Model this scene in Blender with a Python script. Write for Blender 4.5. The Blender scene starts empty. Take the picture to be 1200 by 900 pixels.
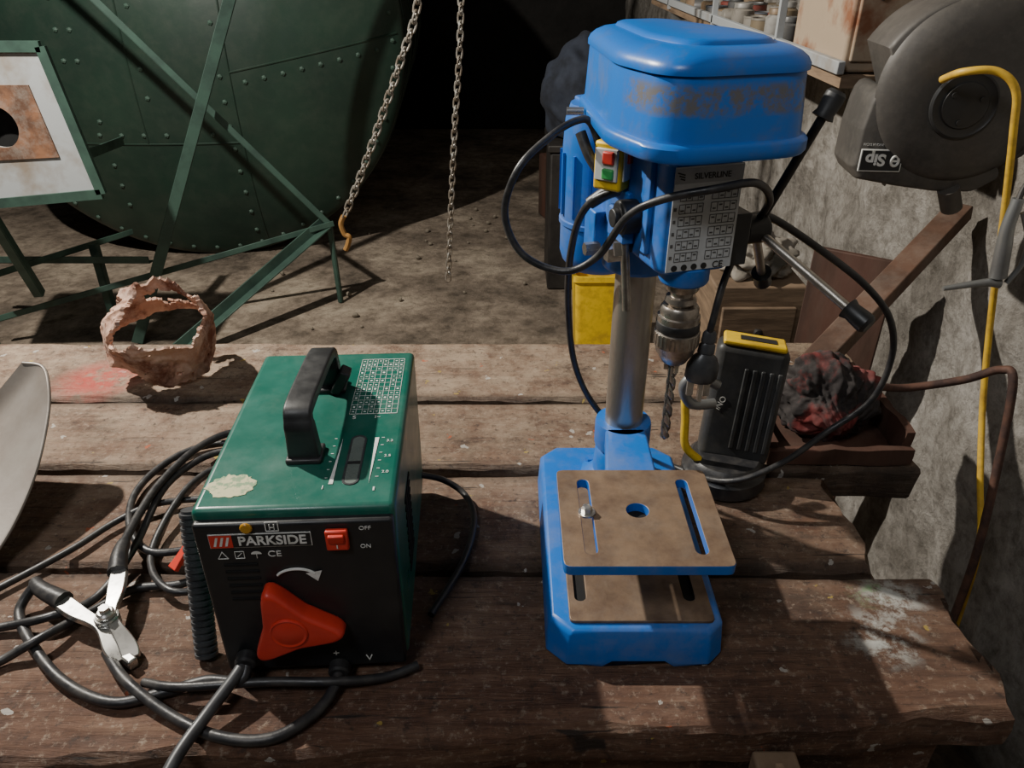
import bpy, bmesh, math, random
from mathutils import Vector, Matrix, Euler, noise
random.seed(7)
C = bpy.context.scene.collection
V = Vector

# ------------------------------------------------------------------ materials
def nmat(name):
    m = bpy.data.materials.new(name); m.use_nodes = True
    nt = m.node_tree; b = nt.nodes['Principled BSDF']
    return m, nt, b
def N(nt, t, **kw):
    n = nt.nodes.new(t)
    for k, v in kw.items():
        if k in n.inputs: n.inputs[k].default_value = v
        else: setattr(n, k, v)
    return n
def c4(c): return (c[0], c[1], c[2], 1)
def ramp(nt, fac, stops):
    r = nt.nodes.new('ShaderNodeValToRGB')
    e = r.color_ramp.elements
    while len(e) < len(stops): e.new(.5)
    for i, (p, c) in enumerate(stops):
        e[i].position = p; e[i].color = c4(c) if len(c) == 3 else c
    nt.links.new(fac, r.inputs[0]); return r
def mix(nt, fac, a, b):
    m = nt.nodes.new('ShaderNodeMix'); m.data_type = 'RGBA'
    for s, i in ((fac, 0), (a, 6), (b, 7)):
        if hasattr(s, 'node'): nt.links.new(s, m.inputs[i])
        elif i == 0: m.inputs[0].default_value = s
        else: m.inputs[i].default_value = c4(s)
    return m.outputs[2]
def coords(nt, scale=(1, 1, 1)):
    tc = nt.nodes.new('ShaderNodeTexCoord'); mp = nt.nodes.new('ShaderNodeMapping')
    mp.inputs['Scale'].default_value = scale
    nt.links.new(tc.outputs['Object'], mp.inputs[0]); return mp.outputs[0]
def nz(nt, vec, scale, detail=6, rough=.6, dist=0):
    n = N(nt, 'ShaderNodeTexNoise', Scale=scale, Detail=detail, Roughness=rough, Distortion=dist)
    nt.links.new(vec, n.inputs['Vector']); return n.outputs[0]
def bump(nt, b, h, strength, dist=.01):
    bp = N(nt, 'ShaderNodeBump', Strength=strength, Distance=dist)
    nt.links.new(h, bp.inputs['Height']); nt.links.new(bp.outputs[0], b.inputs['Normal'])
def M(name, col, rough=.5, metal=0, col2=None, scale=20, lo=.45, hi=.65, bmp=0, stretch=(1, 1, 1), rvar=.1, coat=0, dust=0, dcol=(.30, .27, .23)):
    m, nt, b = nmat(name)
    v = coords(nt, stretch); n1 = nz(nt, v, scale)
    col2 = col2 or tuple(c * .75 for c in col)
    r = ramp(nt, n1, [(lo, col), (hi, col2)])
    o = r.outputs[0]
    if dust:
        d = ramp(nt, nz(nt, v, scale * .6 + 9, 9, .75), [(.45, (0, 0, 0)), (.75, (dust,) * 3)])
        o = mix(nt, d.outputs[0], o, dcol)
    nt.links.new(o, b.inputs['Base Color'])
    b.inputs['Metallic'].default_value = metal
    rr = ramp(nt, n1, [(.3, (max(rough - rvar, 0),) * 3), (.7, (min(rough + rvar, 1),) * 3)])
    nt.links.new(rr.outputs[0], b.inputs['Roughness'])
    if coat: b.inputs['Coat Weight'].default_value = coat
    if bmp: bump(nt, b, nz(nt, v, scale * 2.5), bmp, .004)
    return m

BL = (.006, .135, .52)
blue = M('blue_paint', BL, .42, col2=(.005, .10, .40), scale=9, lo=.5, hi=.8, bmp=.08, dust=.38)
def scuff_blue():
    m, nt, b = nmat('scuffed_blue_paint')
    tc = nt.nodes.new('ShaderNodeTexCoord'); sp = nt.nodes.new('ShaderNodeSeparateXYZ')
    nt.links.new(tc.outputs['Object'], sp.inputs[0])
    a = ramp(nt, sp.outputs[2], [(.521, (0, 0, 0)), (.524, (1, 1, 1)), (.542, (1, 1, 1)), (.546, (0, 0, 0))])
    y = N(nt, 'ShaderNodeMapRange'); y.inputs[1].default_value = -.10; y.inputs[2].default_value = -.115
    nt.links.new(sp.outputs[1], y.inputs[0])
    v = coords(nt); n = ramp(nt, nz(nt, v, 45, 10, .78), [(.42, (0, 0, 0)), (.54, (.95, .95, .95))])
    m1 = N(nt, 'ShaderNodeMath', operation='MULTIPLY'); nt.links.new(a.outputs[0], m1.inputs[0]); nt.links.new(y.outputs[0], m1.inputs[1])
    m2 = N(nt, 'ShaderNodeMath', operation='MULTIPLY'); nt.links.new(m1.outputs[0], m2.inputs[0]); nt.links.new(n.outputs[0], m2.inputs[1])
    d = ramp(nt, nz(nt, v, 22, 9, .75), [(.50, (0, 0, 0)), (.75, (.6, .6, .6))])
    base = mix(nt, d.outputs[0], BL, (.13, .15, .19))
    o = mix(nt, m2.outputs[0], base, (.14, .13, .115))
    nt.links.new(o, b.inputs['Base Color']); b.inputs['Roughness'].default_value = .34
    bump(nt, b, nz(nt, v, 50), .08, .003)
    return m
blue_s = scuff_blue()
rusty_top = M('machined_rust', (.25, .17, .11), .5, .3, (.12, .075, .05), 38, .35, .7, .15, dust=.25)
steel = M('dull_steel_column', (.50, .46, .40), .42, .85, (.30, .26, .22), 30, .4, .7, .1, (1, 1, .3), dust=.25)
steel_d = M('worn_steel', (.46, .42, .37), .33, .9, (.24, .20, .17), 60, .45, .7, .1)
bitm = M('shiny_twist_bit_steel', (.42, .41, .40), .25, .95, (.25, .24, .24), 60)
chrome = M('silver_metal', (.62, .61, .58), .32, .9, (.42, .41, .39), 60)
black = M('black_plastic', (.018, .018, .019), .45, col2=(.03, .03, .03), scale=40, bmp=.05)
rubber = M('black_rubber', (.022, .022, .024), .42, col2=(.045, .042, .04), scale=70, bmp=.1)
rubber_g = M('dusty_grey_rubber', (.055, .058, .062), .4, col2=(.03, .03, .033), scale=50)
casing_g = M('dark_grey_casing', (.038, .040, .042), .45, col2=(.026, .027, .028), scale=30, dust=.15)
panelblk = M('black_panel', (.012, .013, .015), .42, col2=(.022, .022, .022), scale=30)
yellow = M('yellow_plastic', (.85, .56, .02), .45, col2=(.6, .38, .02), scale=30)
hosey = M('yellow_hose_rubber', (.72, .45, .04), .5, col2=(.5, .30, .04), scale=50)
red = M('red_plastic', (.66, .045, .025), .42, col2=(.55, .035, .022), scale=20, coat=.1)
green = M('green_enamel', (.003, .100, .070), .36, col2=(.005, .115, .082), scale=12, bmp=.06, coat=.15, dust=.22, dcol=(.22, .26, .22))
white = M('white_print', (.75, .75, .72), .6, col2=(.55, .55, .5), scale=90)
black_i = M('black_print', (.02, .02, .02), .6)
grey_i = M('grey_print', (.10, .10, .10), .6)
cream = M('worn_cream_sticker', (.55, .52, .30), .7, col2=(.22, .32, .18), scale=110, lo=.48, hi=.56)
labelm = M('silver_label', (.50, .52, .53), .5, 0, (.40, .42, .43), 30)
greenbtn = M('green_button', (.05, .4, .1), .4)
whitep = M('white_plastic', (.7, .7, .66), .5)
dkgreen = M('shaded_green_boiler_paint', (.020, .044, .031), .38, 0.1, (.012, .027, .020), 3, .35, .7, .2, dust=.12, dcol=(.14, .14, .11))  # green paint darkened so the boiler seems to sit in shade
frgreen = M('green_angle_steel_paint', (.045, .09, .07), .5, .1, (.02, .042, .034), 10, .4, .7, .1)
chainm = M('dull_chain_steel', (.42, .40, .36), .45, .6, (.22, .18, .14), 40, .4, .6)
rust = M('flaking_rust', (.52, .31, .22), .85, 0, (.17, .065, .038), 18, .44, .58, .7, dust=.9, dcol=(.68, .56, .47))
greyp = M('pale_grey_hatch_paint', (.34, .36, .37), .6, 0, (.22, .18, .14), 6, .5, .7, .2)
rustpl = M('rusted_plate', (.25, .12, .065), .8, .2, (.10, .05, .03), 12, .4, .6, .3, dust=.5, dcol=(.4, .38, .34))
reelm = M('dusty_charcoal_plastic', (.080, .072, .064), .6, 0, (.042, .039, .035), 7, .38, .65, .12, dust=.25)
galv = M('galvanised_steel', (.32, .33, .33), .42, .7, (.2, .2, .2), 10, .4, .7)
tanwood = M('old_tan_wood', (.24, .165, .105), .75, 0, (.12, .08, .05), 8, .4, .65, .2, (1, 1, 8))
redwood = M('dark_red_brown_wood', (.085, .036, .024), .7, 0, (.04, .02, .013), 10, .4, .65, .2, (1, 1, .2), dust=.3, dcol=(.17, .12, .09))
beamw = M('beam_wood', (.13, .07, .045), .7, 0, (.07, .038, .025), 12, .4, .65, .2, dust=.3)
tarp = M('dark_blue_cloth', (.020, .026, .042), .9, 0, (.010, .012, .018), 10)
fabric = M('red_black_fabric', (.15, .020, .018), .9, 0, (.022, .018, .018), 11, .44, .52, .5, dust=.45, dcol=(.17, .15, .14))
greycloth = M('grey_cloth', (.28, .25, .21), .9, 0, (.1, .09, .07), 20)
darkmetal = M('dark_old_metal', (.035, .031, .028), .6, .3, (.016, .014, .013), 10)
rustrod = M('rusted_rod', (.13, .065, .045), .75, .3, (.06, .035, .03), 30, .4, .6, .3)
bladem = M('worn_shovel_steel', (.34, .31, .28), .48, .4, (.17, .14, .12), 8, .4, .7, .15, dust=.4, dcol=(.25, .20, .16))
rustcab = M('cream_rusted_tin', (.40, .31, .22), .6, .1, (.24, .10, .05), 8, .47, .60, .2)
dark = M('painted_void_shade', (.004, .004, .004), .9)  # near-black colour standing in for shade inside openings

def wood():
    m, nt, b = nmat('weathered_bench_wood')
    v = coords(nt, (1, 9, 9)); v1 = coords(nt)
    g = nz(nt, v, 9, 12, .72, .4); big = nz(nt, v1, 5, 10, .75)
    base = ramp(nt, g, [(.26, (.040, .020, .013)), (.42, (.115, .060, .038)), (.58, (.175, .100, .064)), (.78, (.29, .19, .13))])
    dirt = ramp(nt, big, [(.38, (1, 1, 1)), (.50, (.80, .68, .60)), (.61, (.34, .26, .22))])
    mm_ = N(nt, 'ShaderNodeMix', data_type='RGBA', blend_type='MULTIPLY'); mm_.inputs[0].default_value = 1
    nt.links.new(base.outputs[0], mm_.inputs[6]); nt.links.new(dirt.outputs[0], mm_.inputs[7])
    tc = nt.nodes.new('ShaderNodeTexCoord'); sp = nt.nodes.new('ShaderNodeSeparateXYZ'); nt.links.new(tc.outputs['Object'], sp.inputs[0])
    mr = N(nt, 'ShaderNodeMapRange'); mr.inputs[1].default_value = .50; mr.inputs[2].default_value = 1.10; nt.links.new(sp.outputs[1], mr.inputs[0])
    dust = ramp(nt, nz(nt, v1, 11, 12, .80), [(.40, (.08, .08, .08)), (.60, (.85, .85, .85))])
    mu = N(nt, 'ShaderNodeMath', operation='MULTIPLY'); nt.links.new(mr.outputs[0], mu.inputs[0]); nt.links.new(dust.outputs[0], mu.inputs[1])
    o = mix(nt, mu.outputs[0], mm_.outputs[2], (.38, .29, .205))
    gr = ramp(nt, nz(nt, v1, 130, 5, .75), [(.55, (0, 0, 0)), (.66, (.6, .6, .6))])
    o = mix(nt, gr.outputs[0], o, (.34, .27, .205))
    gd = ramp(nt, nz(nt, v1, 85, 6, .78), [(.34, (.85, .85, .85)), (.45, (0, 0, 0))])
    o = mix(nt, gd.outputs[0], o, (.035, .020, .014))
    cr = ramp(nt, nz(nt, coords(nt, (1.2, 26, 1)), 6, 5, .6, .8), [(.31, (.95, .95, .95)), (.36, (0, 0, 0))])
    o = mix(nt, cr.outputs[0], o, (.016, .010, .007))
    for yj in (.675, .870, 1.060):
        df = N(nt, 'ShaderNodeMath', operation='SUBTRACT'); nt.links.new(sp.outputs[1], df.inputs[0]); df.inputs[1].default_value = yj
        ab = N(nt, 'ShaderNodeMath', operation='ABSOLUTE'); nt.links.new(df.outputs[0], ab.inputs[0])
        q = N(nt, 'ShaderNodeMapRange'); q.inputs[1].default_value = .026; q.inputs[2].default_value = .004; nt.links.new(ab.outputs[0], q.inputs[0])
        k = N(nt, 'ShaderNodeMath', operation='MULTIPLY'); nt.links.new(q.outputs[0], k.inputs[0]); nt.links.new(big, k.inputs[1])
        k2 = N(nt, 'ShaderNodeMath', operation='MULTIPLY'); nt.links.new(k.outputs[0], k2.inputs[0]); k2.inputs[1].default_value = 1.4; k2.use_clamp = True
        o = mix(nt, k2.outputs[0], o, (.02, .012, .008))
    dn = nt.nodes.new('ShaderNodeTexNoise'); dn.inputs['Scale'].default_value = 70; dn.inputs['Detail'].default_value = 5
    nt.links.new(tc.outputs['Object'], dn.inputs['Vector'])
    dsc = N(nt, 'ShaderNodeVectorMath', operation='SCALE'); dsc.inputs['Scale'].default_value = .028; nt.links.new(dn.outputs['Color'], dsc.inputs[0])
    dad = N(nt, 'ShaderNodeVectorMath', operation='ADD'); nt.links.new(tc.outputs['Object'], dad.inputs[0]); nt.links.new(dsc.outputs[0], dad.inputs[1])
    def specks(scale, thr, col, o, seed, keep):
        mp = nt.nodes.new('ShaderNodeMapping'); mp.inputs['Location'].default_value = (seed, seed * .7, 0)
        nt.links.new(dad.outputs[0], mp.inputs[0])
        vo = N(nt, 'ShaderNodeTexVoronoi', Scale=scale); nt.links.new(mp.outputs[0], vo.inputs['Vector'])
        lt = N(nt, 'ShaderNodeMath', operation='LESS_THAN'); lt.inputs[1].default_value = thr; nt.links.new(vo.outputs['Distance'], lt.inputs[0])
        sc = nt.nodes.new('ShaderNodeSeparateColor'); nt.links.new(vo.outputs['Color'], sc.inputs[0])
        gt = N(nt, 'ShaderNodeMath', operation='GREATER_THAN'); gt.inputs[1].default_value = keep; nt.links.new(sc.outputs[0], gt.inputs[0])
        ml = N(nt, 'ShaderNodeMath', operation='MULTIPLY'); nt.links.new(lt.outputs[0], ml.inputs[0]); nt.links.new(gt.outputs[0], ml.inputs[1])
        ms = N(nt, 'ShaderNodeMath', operation='MULTIPLY'); nt.links.new(ml.outputs[0], ms.inputs[0]); ms.inputs[1].default_value = .8
        return mix(nt, ms.outputs[0], o, col)
    o = specks(38, .20, (.48, .45, .41), o, 3, .87)
    o = specks(54, .18, (.42, .30, .06), o, 9, .95)
    o = specks(50, .17, (.42, .09, .03), o, 21, .965)
    def blob(cx, cy, r, col, o, amt, lo=.45, sc=25):
        d = N(nt, 'ShaderNodeVectorMath', operation='DISTANCE'); d.inputs[1].default_value = (cx, cy, 0); nt.links.new(tc.outputs['Object'], d.inputs[0])
        q = N(nt, 'ShaderNodeMapRange'); q.inputs[1].default_value = r; q.inputs[2].default_value = r * .3; nt.links.new(d.outputs['Value'], q.inputs[0])
        k = ramp(nt, nz(nt, v1, sc, 7, .75), [(lo, (0, 0, 0)), (lo + .12, (amt,) * 3)])
        ml = N(nt, 'ShaderNodeMath', operation='MULTIPLY'); nt.links.new(q.outputs[0], ml.inputs[0]); nt.links.new(k.outputs[0], ml.inputs[1])
        return mix(nt, ml.outputs[0], o, col)
    o = blob(-.70, 1.13, .08, (.45, .045, .03), o, .85, .38)
    o = blob(-.62, 1.16, .05, (.45, .06, .035), o, .6, .45)
    o = blob(.43, .63, .045, (.58, .58, .54), o, .95, .44, 40)
    o = blob(.395, .575, .050, (.52, .52, .48), o, .95, .47, 40)
    o = blob(.405, .64, .03, (.25, .4, .2), o, .9, .5, 45)
    nt.links.new(o, b.inputs['Base Color']); b.inputs['Roughness'].default_value = .62
    ad = N(nt, 'ShaderNodeMath', operation='ADD'); nt.links.new(g, ad.inputs[0]); nt.links.new(big, ad.inputs[1])
    bump(nt, b, ad.outputs[0], .8, .008)
    return m
woodm = wood()
def concrete(name, a, bcol, c, scale, bs):
    m, nt, b = nmat(name); v = coords(nt)
    n1 = nz(nt, v, scale, 10, .72); n2 = nz(nt, v, scale * 7, 8, .75)
    r = ramp(nt, n1, [(.34, a), (.5, bcol), (.64, c)])
    r2 = ramp(nt, n2, [(.32, (.42, .40, .37)), (.56, (1, 1, 1))])
    mm_ = N(nt, 'ShaderNodeMix', data_type='RGBA', blend_type='MULTIPLY'); mm_.inputs[0].default_value = 1
    nt.links.new(r.outputs[0], mm_.inputs[6]); nt.links.new(r2.outputs[0], mm_.inputs[7])
    nt.links.new(mm_.outputs[2], b.inputs['Base Color']); b.inputs['Roughness'].default_value = .9
    ad = N(nt, 'ShaderNodeMath', operation='ADD'); nt.links.new(n1, ad.inputs[0]); nt.links.new(n2, ad.inputs[1])
    bump(nt, b, ad.outputs[0], bs, .02); return m
wallm = concrete('rough_render_wall', (.17, .15, .125), (.35, .325, .29), (.52, .49, .45), 3.5, 1.0)
floorm = concrete('dirty_concrete_floor', (.07, .055, .04), (.24, .19, .145), (.42, .35, .27), 2.4, .8)
backm = concrete('shade_dark_wall', (.005, .005, .004), (.010, .009, .008), (.016, .014, .012), 1.5, .4)  # near-black colour puts the background's shade into walls and ceiling

# ------------------------------------------------------------------ mesh helpers
def fin(name, bm, mat, parent=None, loc=(0, 0, 0), rot=(0, 0, 0), smooth=True, bevel=0, seg=2, world=False, auto=True):
    bmesh.ops.recalc_face_normals(bm, faces=bm.faces)
    me = bpy.data.meshes.new(name); bm.to_mesh(me); bm.free()
    mats = mat if isinstance(mat, (list, tuple)) else [mat]
    for m in mats: me.materials.append(m)
    if smooth:
        for p in me.polygons: p.use_smooth = True
        if auto:
            try: me.set_sharp_from_angle(angle=math.radians(38))
            except Exception: pass
    o = bpy.data.objects.new(name, me); o.location = loc; o.rotation_euler = rot
    C.objects.link(o)
    if parent:
        o.parent = parent
        if world: o.matrix_parent_inverse = parent.matrix_basis.inverted()
    if bevel:
        b = o.modifiers.new('bevel', 'BEVEL'); b.width = bevel; b.segments = seg; b.limit_method = 'ANGLE'; b.angle_limit = math.radians(35)
    return o
def thing(name, label, cat, loc=(0, 0, 0), rotz=0, group=None):
    e = bpy.data.objects.new(name, None); e.location = loc; e.rotation_euler = (0, 0, rotz); e.empty_display_size = .05
    C.objects.link(e); e['label'] = label; e['category'] = cat
    if group: e['group'] = group
    return e
def tag(o, label, cat, group=None):
    o['label'] = label; o['category'] = cat
    if group: o['group'] = group
    return o
def add_box(bm, size, loc=(0, 0, 0), rot=None, mi=0):
    r = bmesh.ops.create_cube(bm, size=1)
    mt = Matrix.Translation(loc) @ (Euler(rot).to_matrix().to_4x4() if rot else Matrix()) @ Matrix.Diagonal((*size, 1))
    bmesh.ops.transform(bm, matrix=mt, verts=r['verts'])
    for f in {f for v in r['verts'] for f in v.link_faces}: f.material_index = mi
    return r['verts']
def box(size, loc=(0, 0, 0), rot=None):
    bm = bmesh.new(); add_box(bm, size, loc, rot); return bm
def ring_faces(bm, rings, closed=True, mi=0):
    n = len(rings[0])
    for a, b in zip(rings[:-1], rings[1:]):
        for i in range(n if closed else n - 1):
            j = (i + 1) % n
            f = bm.faces.new((a[i], a[j], b[j], b[i])); f.material_index = mi
def lathe(profile, n=40, bm=None, mtx=None, mi=0):
    bm = bm or bmesh.new(); rings = []
    mtx = mtx or Matrix()
    for r, z in profile:
        r = max(r, 1e-5)
        rings.append([bm.verts.new(mtx @ V((r * math.cos(2 * math.pi * i / n), r * math.sin(2 * math.pi * i / n), z))) for i in range(n)])
    ring_faces(bm, rings, mi=mi)
    for rg, pr in ((rings[0], profile[0]), (rings[-1], profile[-1])):
        if pr[0] > 1e-4:
            f = bm.faces.new(rg); f.material_index = mi
    return bm
def axis_m(p, q):
    p = V(p); q = V(q); d = (q - p)
    return Matrix.Translation(p) @ d.to_track_quat('Z', 'Y').to_matrix().to_4x4(), d.length
def cyl(p, q, r, n=24, bm=None, r2=None, mi=0, ch=0):
    m, L = axis_m(p, q); r2 = r if r2 is None else r2
    pr = [(r, 0), (r2, L)] if not ch else [(r - ch, 0), (r, ch), (r2, L - ch), (r2 - ch, L)]
    return lathe(pr, n, bm, m, mi)
def catmull(pts, sub, closed=False):
    P = [V(p) for p in pts]; out = []; n = len(P)
    rng = range(n if closed else n - 1)
    for i in rng:
        g = (lambda k: P[k % n]) if closed else (lambda k: P[max(0, min(n - 1, k))])
        p0, p1, p2, p3 = g(i - 1), g(i), g(i + 1), g(i + 2)
        for s in range(sub):
            t = s / sub
            out.append(.5 * ((2 * p1) + (p2 - p0) * t + (2 * p0 - 5 * p1 + 4 * p2 - p3) * t * t + (3 * p1 - p0 - 3 * p2 + p3) * t ** 3))
    if not closed: out.append(P[-1])
    return out
def sweep(pts, r, n=10, sub=8, closed=False, bm=None, mi=0, smooth=True, caps=True):
    bm = bm or bmesh.new()
    path = catmull(pts, sub, closed) if smooth else [V(p) for p in pts]
    m = len(path); rings = []; up = None
    for i, p in enumerate(path):
        a = path[(i - 1) % m] if (closed or i > 0) else p
        b = path[(i + 1) % m] if (closed or i < m - 1) else p
        t = (b - a).normalized()
        if up is None:
            up = t.orthogonal().normalized()
        up = (up - t * up.dot(t)).normalized(); s = t.cross(up)
        rr = r if not isinstance(r, (list, tuple)) else r[0] + (r[1] - r[0]) * i / (m - 1)
        rings.append([bm.verts.new(p + (up * math.cos(2 * math.pi * k / n) + s * math.sin(2 * math.pi * k / n)) * rr) for k in range(n)])
    if closed:
        best = min(range(n), key=lambda o: sum((rings[-1][k].co - rings[0][(k + o) % n].co).length for k in range(0, n, 3)))
        ring_faces(bm, rings, mi=mi)
        for k in range(n):
            bm.faces.new((rings[-1][k], rings[-1][(k + 1) % n], rings[0][(k + 1 + best) % n], rings[0][(k + best) % n]))
    else:
        ring_faces(bm, rings, mi=mi)
        if caps:
            bm.faces.new(rings[0]); bm.faces.new(rings[-1])
    return bm
def rpoly(pts, r, seg=5):
    out = []; n = len(pts)
    for i in range(n):
        p0, p1, p2 = V(pts[i - 1]).to_2d(), V(pts[i]).to_2d(), V(pts[(i + 1) % n]).to_2d()
        rr = r[i] if isinstance(r, (list, tuple)) else r
        a = (p0 - p1).normalized(); b = (p2 - p1).normalized()
        ang = a.angle(b)
        if rr <= 0 or abs(ang - math.pi) < 1e-3: out.append((p1.x, p1.y)); continue
        d = min(rr / math.tan(ang / 2), (p0 - p1).length * .49, (p2 - p1).length * .49)
        s, e = p1 + a * d, p1 + b * d
        for k in range(seg + 1):
            t = k / seg
            q = s * (1 - t) ** 2 + p1 * 2 * t * (1 - t) + e * t * t
            out.append((q.x, q.y))
    return out
def loft(rings, bm=None, caps=True, mi=0):
    bm = bm or bmesh.new()
    R = [[bm.verts.new(p) for p in r] for r in rings]
    ring_faces(bm, R, mi=mi)
    if caps:
        for r in (R[0], R[-1]):
            f = bm.faces.new(r); f.material_index = mi
    return bm
def prism(outer, holes, z0, z1, bm=None):
    bm = bm or bmesh.new(); edges = []
    for loop in [outer] + holes:
        vs = [bm.verts.new((x, y, z0)) for x, y in loop]
        for i in range(len(vs)): edges.append(bm.edges.new((vs[i], vs[(i + 1) % len(vs)])))
    r = bmesh.ops.triangle_fill(bm, use_beauty=True, use_dissolve=False, edges=edges)
    fs = [g for g in r['geom'] if isinstance(g, bmesh.types.BMFace)]
    e = bmesh.ops.extrude_face_region(bm, geom=fs)
    bmesh.ops.translate(bm, vec=(0, 0, z1 - z0), verts=[g for g in e['geom'] if isinstance(g, bmesh.types.BMVert)])
    return bm
def circ(cx, cy, r, n=24, sx=1): return [(cx + r * sx * math.cos(2 * math.pi * i / n), cy + r * math.sin(2 * math.pi * i / n)) for i in range(n)]
def slot(cx, y0, y1, w):
    h = w / 2; o = []
    for k in range(7): a = math.pi * k / 6; o.append((cx + h * math.cos(a), y1 - h + h * math.sin(a)))
    for k in range(7): a = math.pi + math.pi * k / 6; o.append((cx + h * math.cos(a), y0 + h + h * math.sin(a)))
    return o
def text(body, size, mat, parent, loc, rot=(0, 0, 0), name='lettering', ext=.0002, align='CENTER', world=False, sx=1.0, bold=0):
    cu = bpy.data.curves.new(name, 'FONT'); cu.body = body; cu.size = size; cu.align_x = align; cu.align_y = 'CENTER'; cu.extrude = ext; cu.offset = bold
    t = bpy.data.objects.new(name + '_src', cu); C.objects.link(t)
    bpy.context.view_layer.update()
    me = bpy.data.meshes.new_from_object(t.evaluated_get(bpy.context.evaluated_depsgraph_get()))
    bpy.data.objects.remove(t)
    me.materials.clear(); me.materials.append(mat)
    me.transform(Matrix.Diagonal((sx, 1, 1, 1)))
    o = bpy.data.objects.new(name, me); o.location = loc; o.rotation_euler = rot; C.objects.link(o)
    if parent:
        o.parent = parent
        if world: o.matrix_parent_inverse = parent.matrix_basis.inverted()
    return o
def displace(bm, amp, sc, seed=0):
    for v in bm.verts:
        v.co += noise.noise_vector(v.co * sc + V((seed, seed, seed))) * amp
def inm(bm, m): bmesh.ops.transform(bm, matrix=m, verts=bm.verts); return bm
def mm(l): return [tuple(c / 1000 for c in p) for p in l]

# ------------------------------------------------------------------ setting
def struct(o): o['kind'] = 'structure'; return o
struct(fin('floor', box((6, 9, .1), (-1.9, 2.5, -.8)), floorm, smooth=False))
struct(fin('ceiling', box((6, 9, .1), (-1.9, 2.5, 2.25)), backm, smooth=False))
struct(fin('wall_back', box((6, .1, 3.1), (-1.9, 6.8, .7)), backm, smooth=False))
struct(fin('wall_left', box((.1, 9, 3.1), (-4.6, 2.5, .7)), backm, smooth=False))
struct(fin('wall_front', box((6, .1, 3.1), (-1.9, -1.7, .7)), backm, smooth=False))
bm = bmesh.new()
ny, nzv = 360, 130
grid = [[None] * (nzv + 1) for _ in range(ny + 1)]
for i in range(ny + 1):
    for j in range(nzv + 1):
        y = -1.7 + 8.6 * (i / ny); z = -.76 + 2.97 * j / nzv
        p = V((0, y, z))
        d = noise.fractal(p * 3.4, .9, 2.0, 7) * .026 + noise.noise(p * 1.0) * .012
        grid[i][j] = bm.verts.new((.90 + d, y, z))
for i in range(ny):
    for j in range(nzv):
        bm.faces.new((grid[i][j], grid[i + 1][j], grid[i + 1][j + 1], grid[i][j + 1]))
add_box(bm, (.12, 8.6, 3.0), (1.03, 2.6, .72))
struct(fin('wall_right', bm, wallm, auto=False))

# ------------------------------------------------------------------ workbench
bench = thing('workbench', 'old thick-planked wooden workbench with paint spots and ragged front edge', 'workbench', (-.2, .85, -.75))
def board(bm, x0, x1, yf, yb, zt, th, seed, rag=1):
    nx, nyy = 170, 16; rings = []
    for i in range(nx + 1):
        x = x0 + (x1 - x0) * i / nx
        prof = []
        f = yf(x) + rag * noise.fractal(V((x * 6, seed, 0)), 1, 2, 6) * .009; b = yb(x) + noise.fractal(V((x * 5, seed + 9, 0)), .8, 2, 5) * .005
        wz = noise.noise(V((x * 2, seed, 5))) * .0015
        rd = .004 + .010 * abs(noise.noise(V((x * 12, seed, 2))))
        prof.append((f + .004, zt - th)); prof.append((f, zt - th + .006)); prof.append((f + noise.noise(V((x * 15, 1, seed))) * .004, zt - th * .5)); prof.append((f, zt - rd)); prof.append((f + rd, zt + wz))
        for k in range(1, nyy):
            y = f + (b - f) * k / nyy; prof.append((y, zt + wz + noise.fractal(V((x * 5, y * 22, seed)), 1, 2, 3) * .0010))
        prof.append((b - .005, zt + wz - .001)); prof.append((b, zt - .006)); prof.append((b, zt - th))
        ring = []
        for (y, z) in prof:
            dx = 0
            if i in (0, nx): dx = noise.fractal(V((seed, y * 14, z * 20)), 1, 2, 3) * .014
            ring.append(bm.verts.new((x + dx, y, z)))
        rings.append(ring)
    ring_faces(bm, rings)
    bm.faces.new(rings[0]); bm.faces.new(rings[-1])
bm = bmesh.new()
board(bm, -1.05, .485, lambda x: .453 + .056 * x, lambda x: .669 - .01 * x, -.0025, .052, 1.3)
board(bm, -1.05, .43, lambda x: .680 - .01 * x, lambda x: .864 - .008 * x, -.0045, .052, 4.1, .6)
board(bm, -1.05, .57, lambda x: .877 - .008 * x, lambda x: 1.055, -.0025, .052, 7.7, .6)
board(bm, -1.05, .60, lambda x: 1.066, lambda x: 1.268 + .004 * x, -.003, .052, 11.2, .6)
fin('worktop', bm, woodm, bench, world=True)
fin('apron', box((1.42, .035, .11), (-.26, .508, -.111), (0, 0, .03)), woodm, bench, world=True, bevel=.003)
fin('apron', box((.035, .60, .11), (.44, .86, -.111)), woodm, bench, world=True, bevel=.003)
for x, y in ((.25, .452), (-.95, .5), (.40, 1.2), (-.95, 1.2)):
    if y < .46: b_ = box((.042, .022, .71), (x, y - .002, -.385))
    else: b_ = box((.08, .08, .70), (x, y, -.40))
    fin('leg', b_, tanwood if y < .46 else beamw, bench, world=True, bevel=.003)

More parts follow.
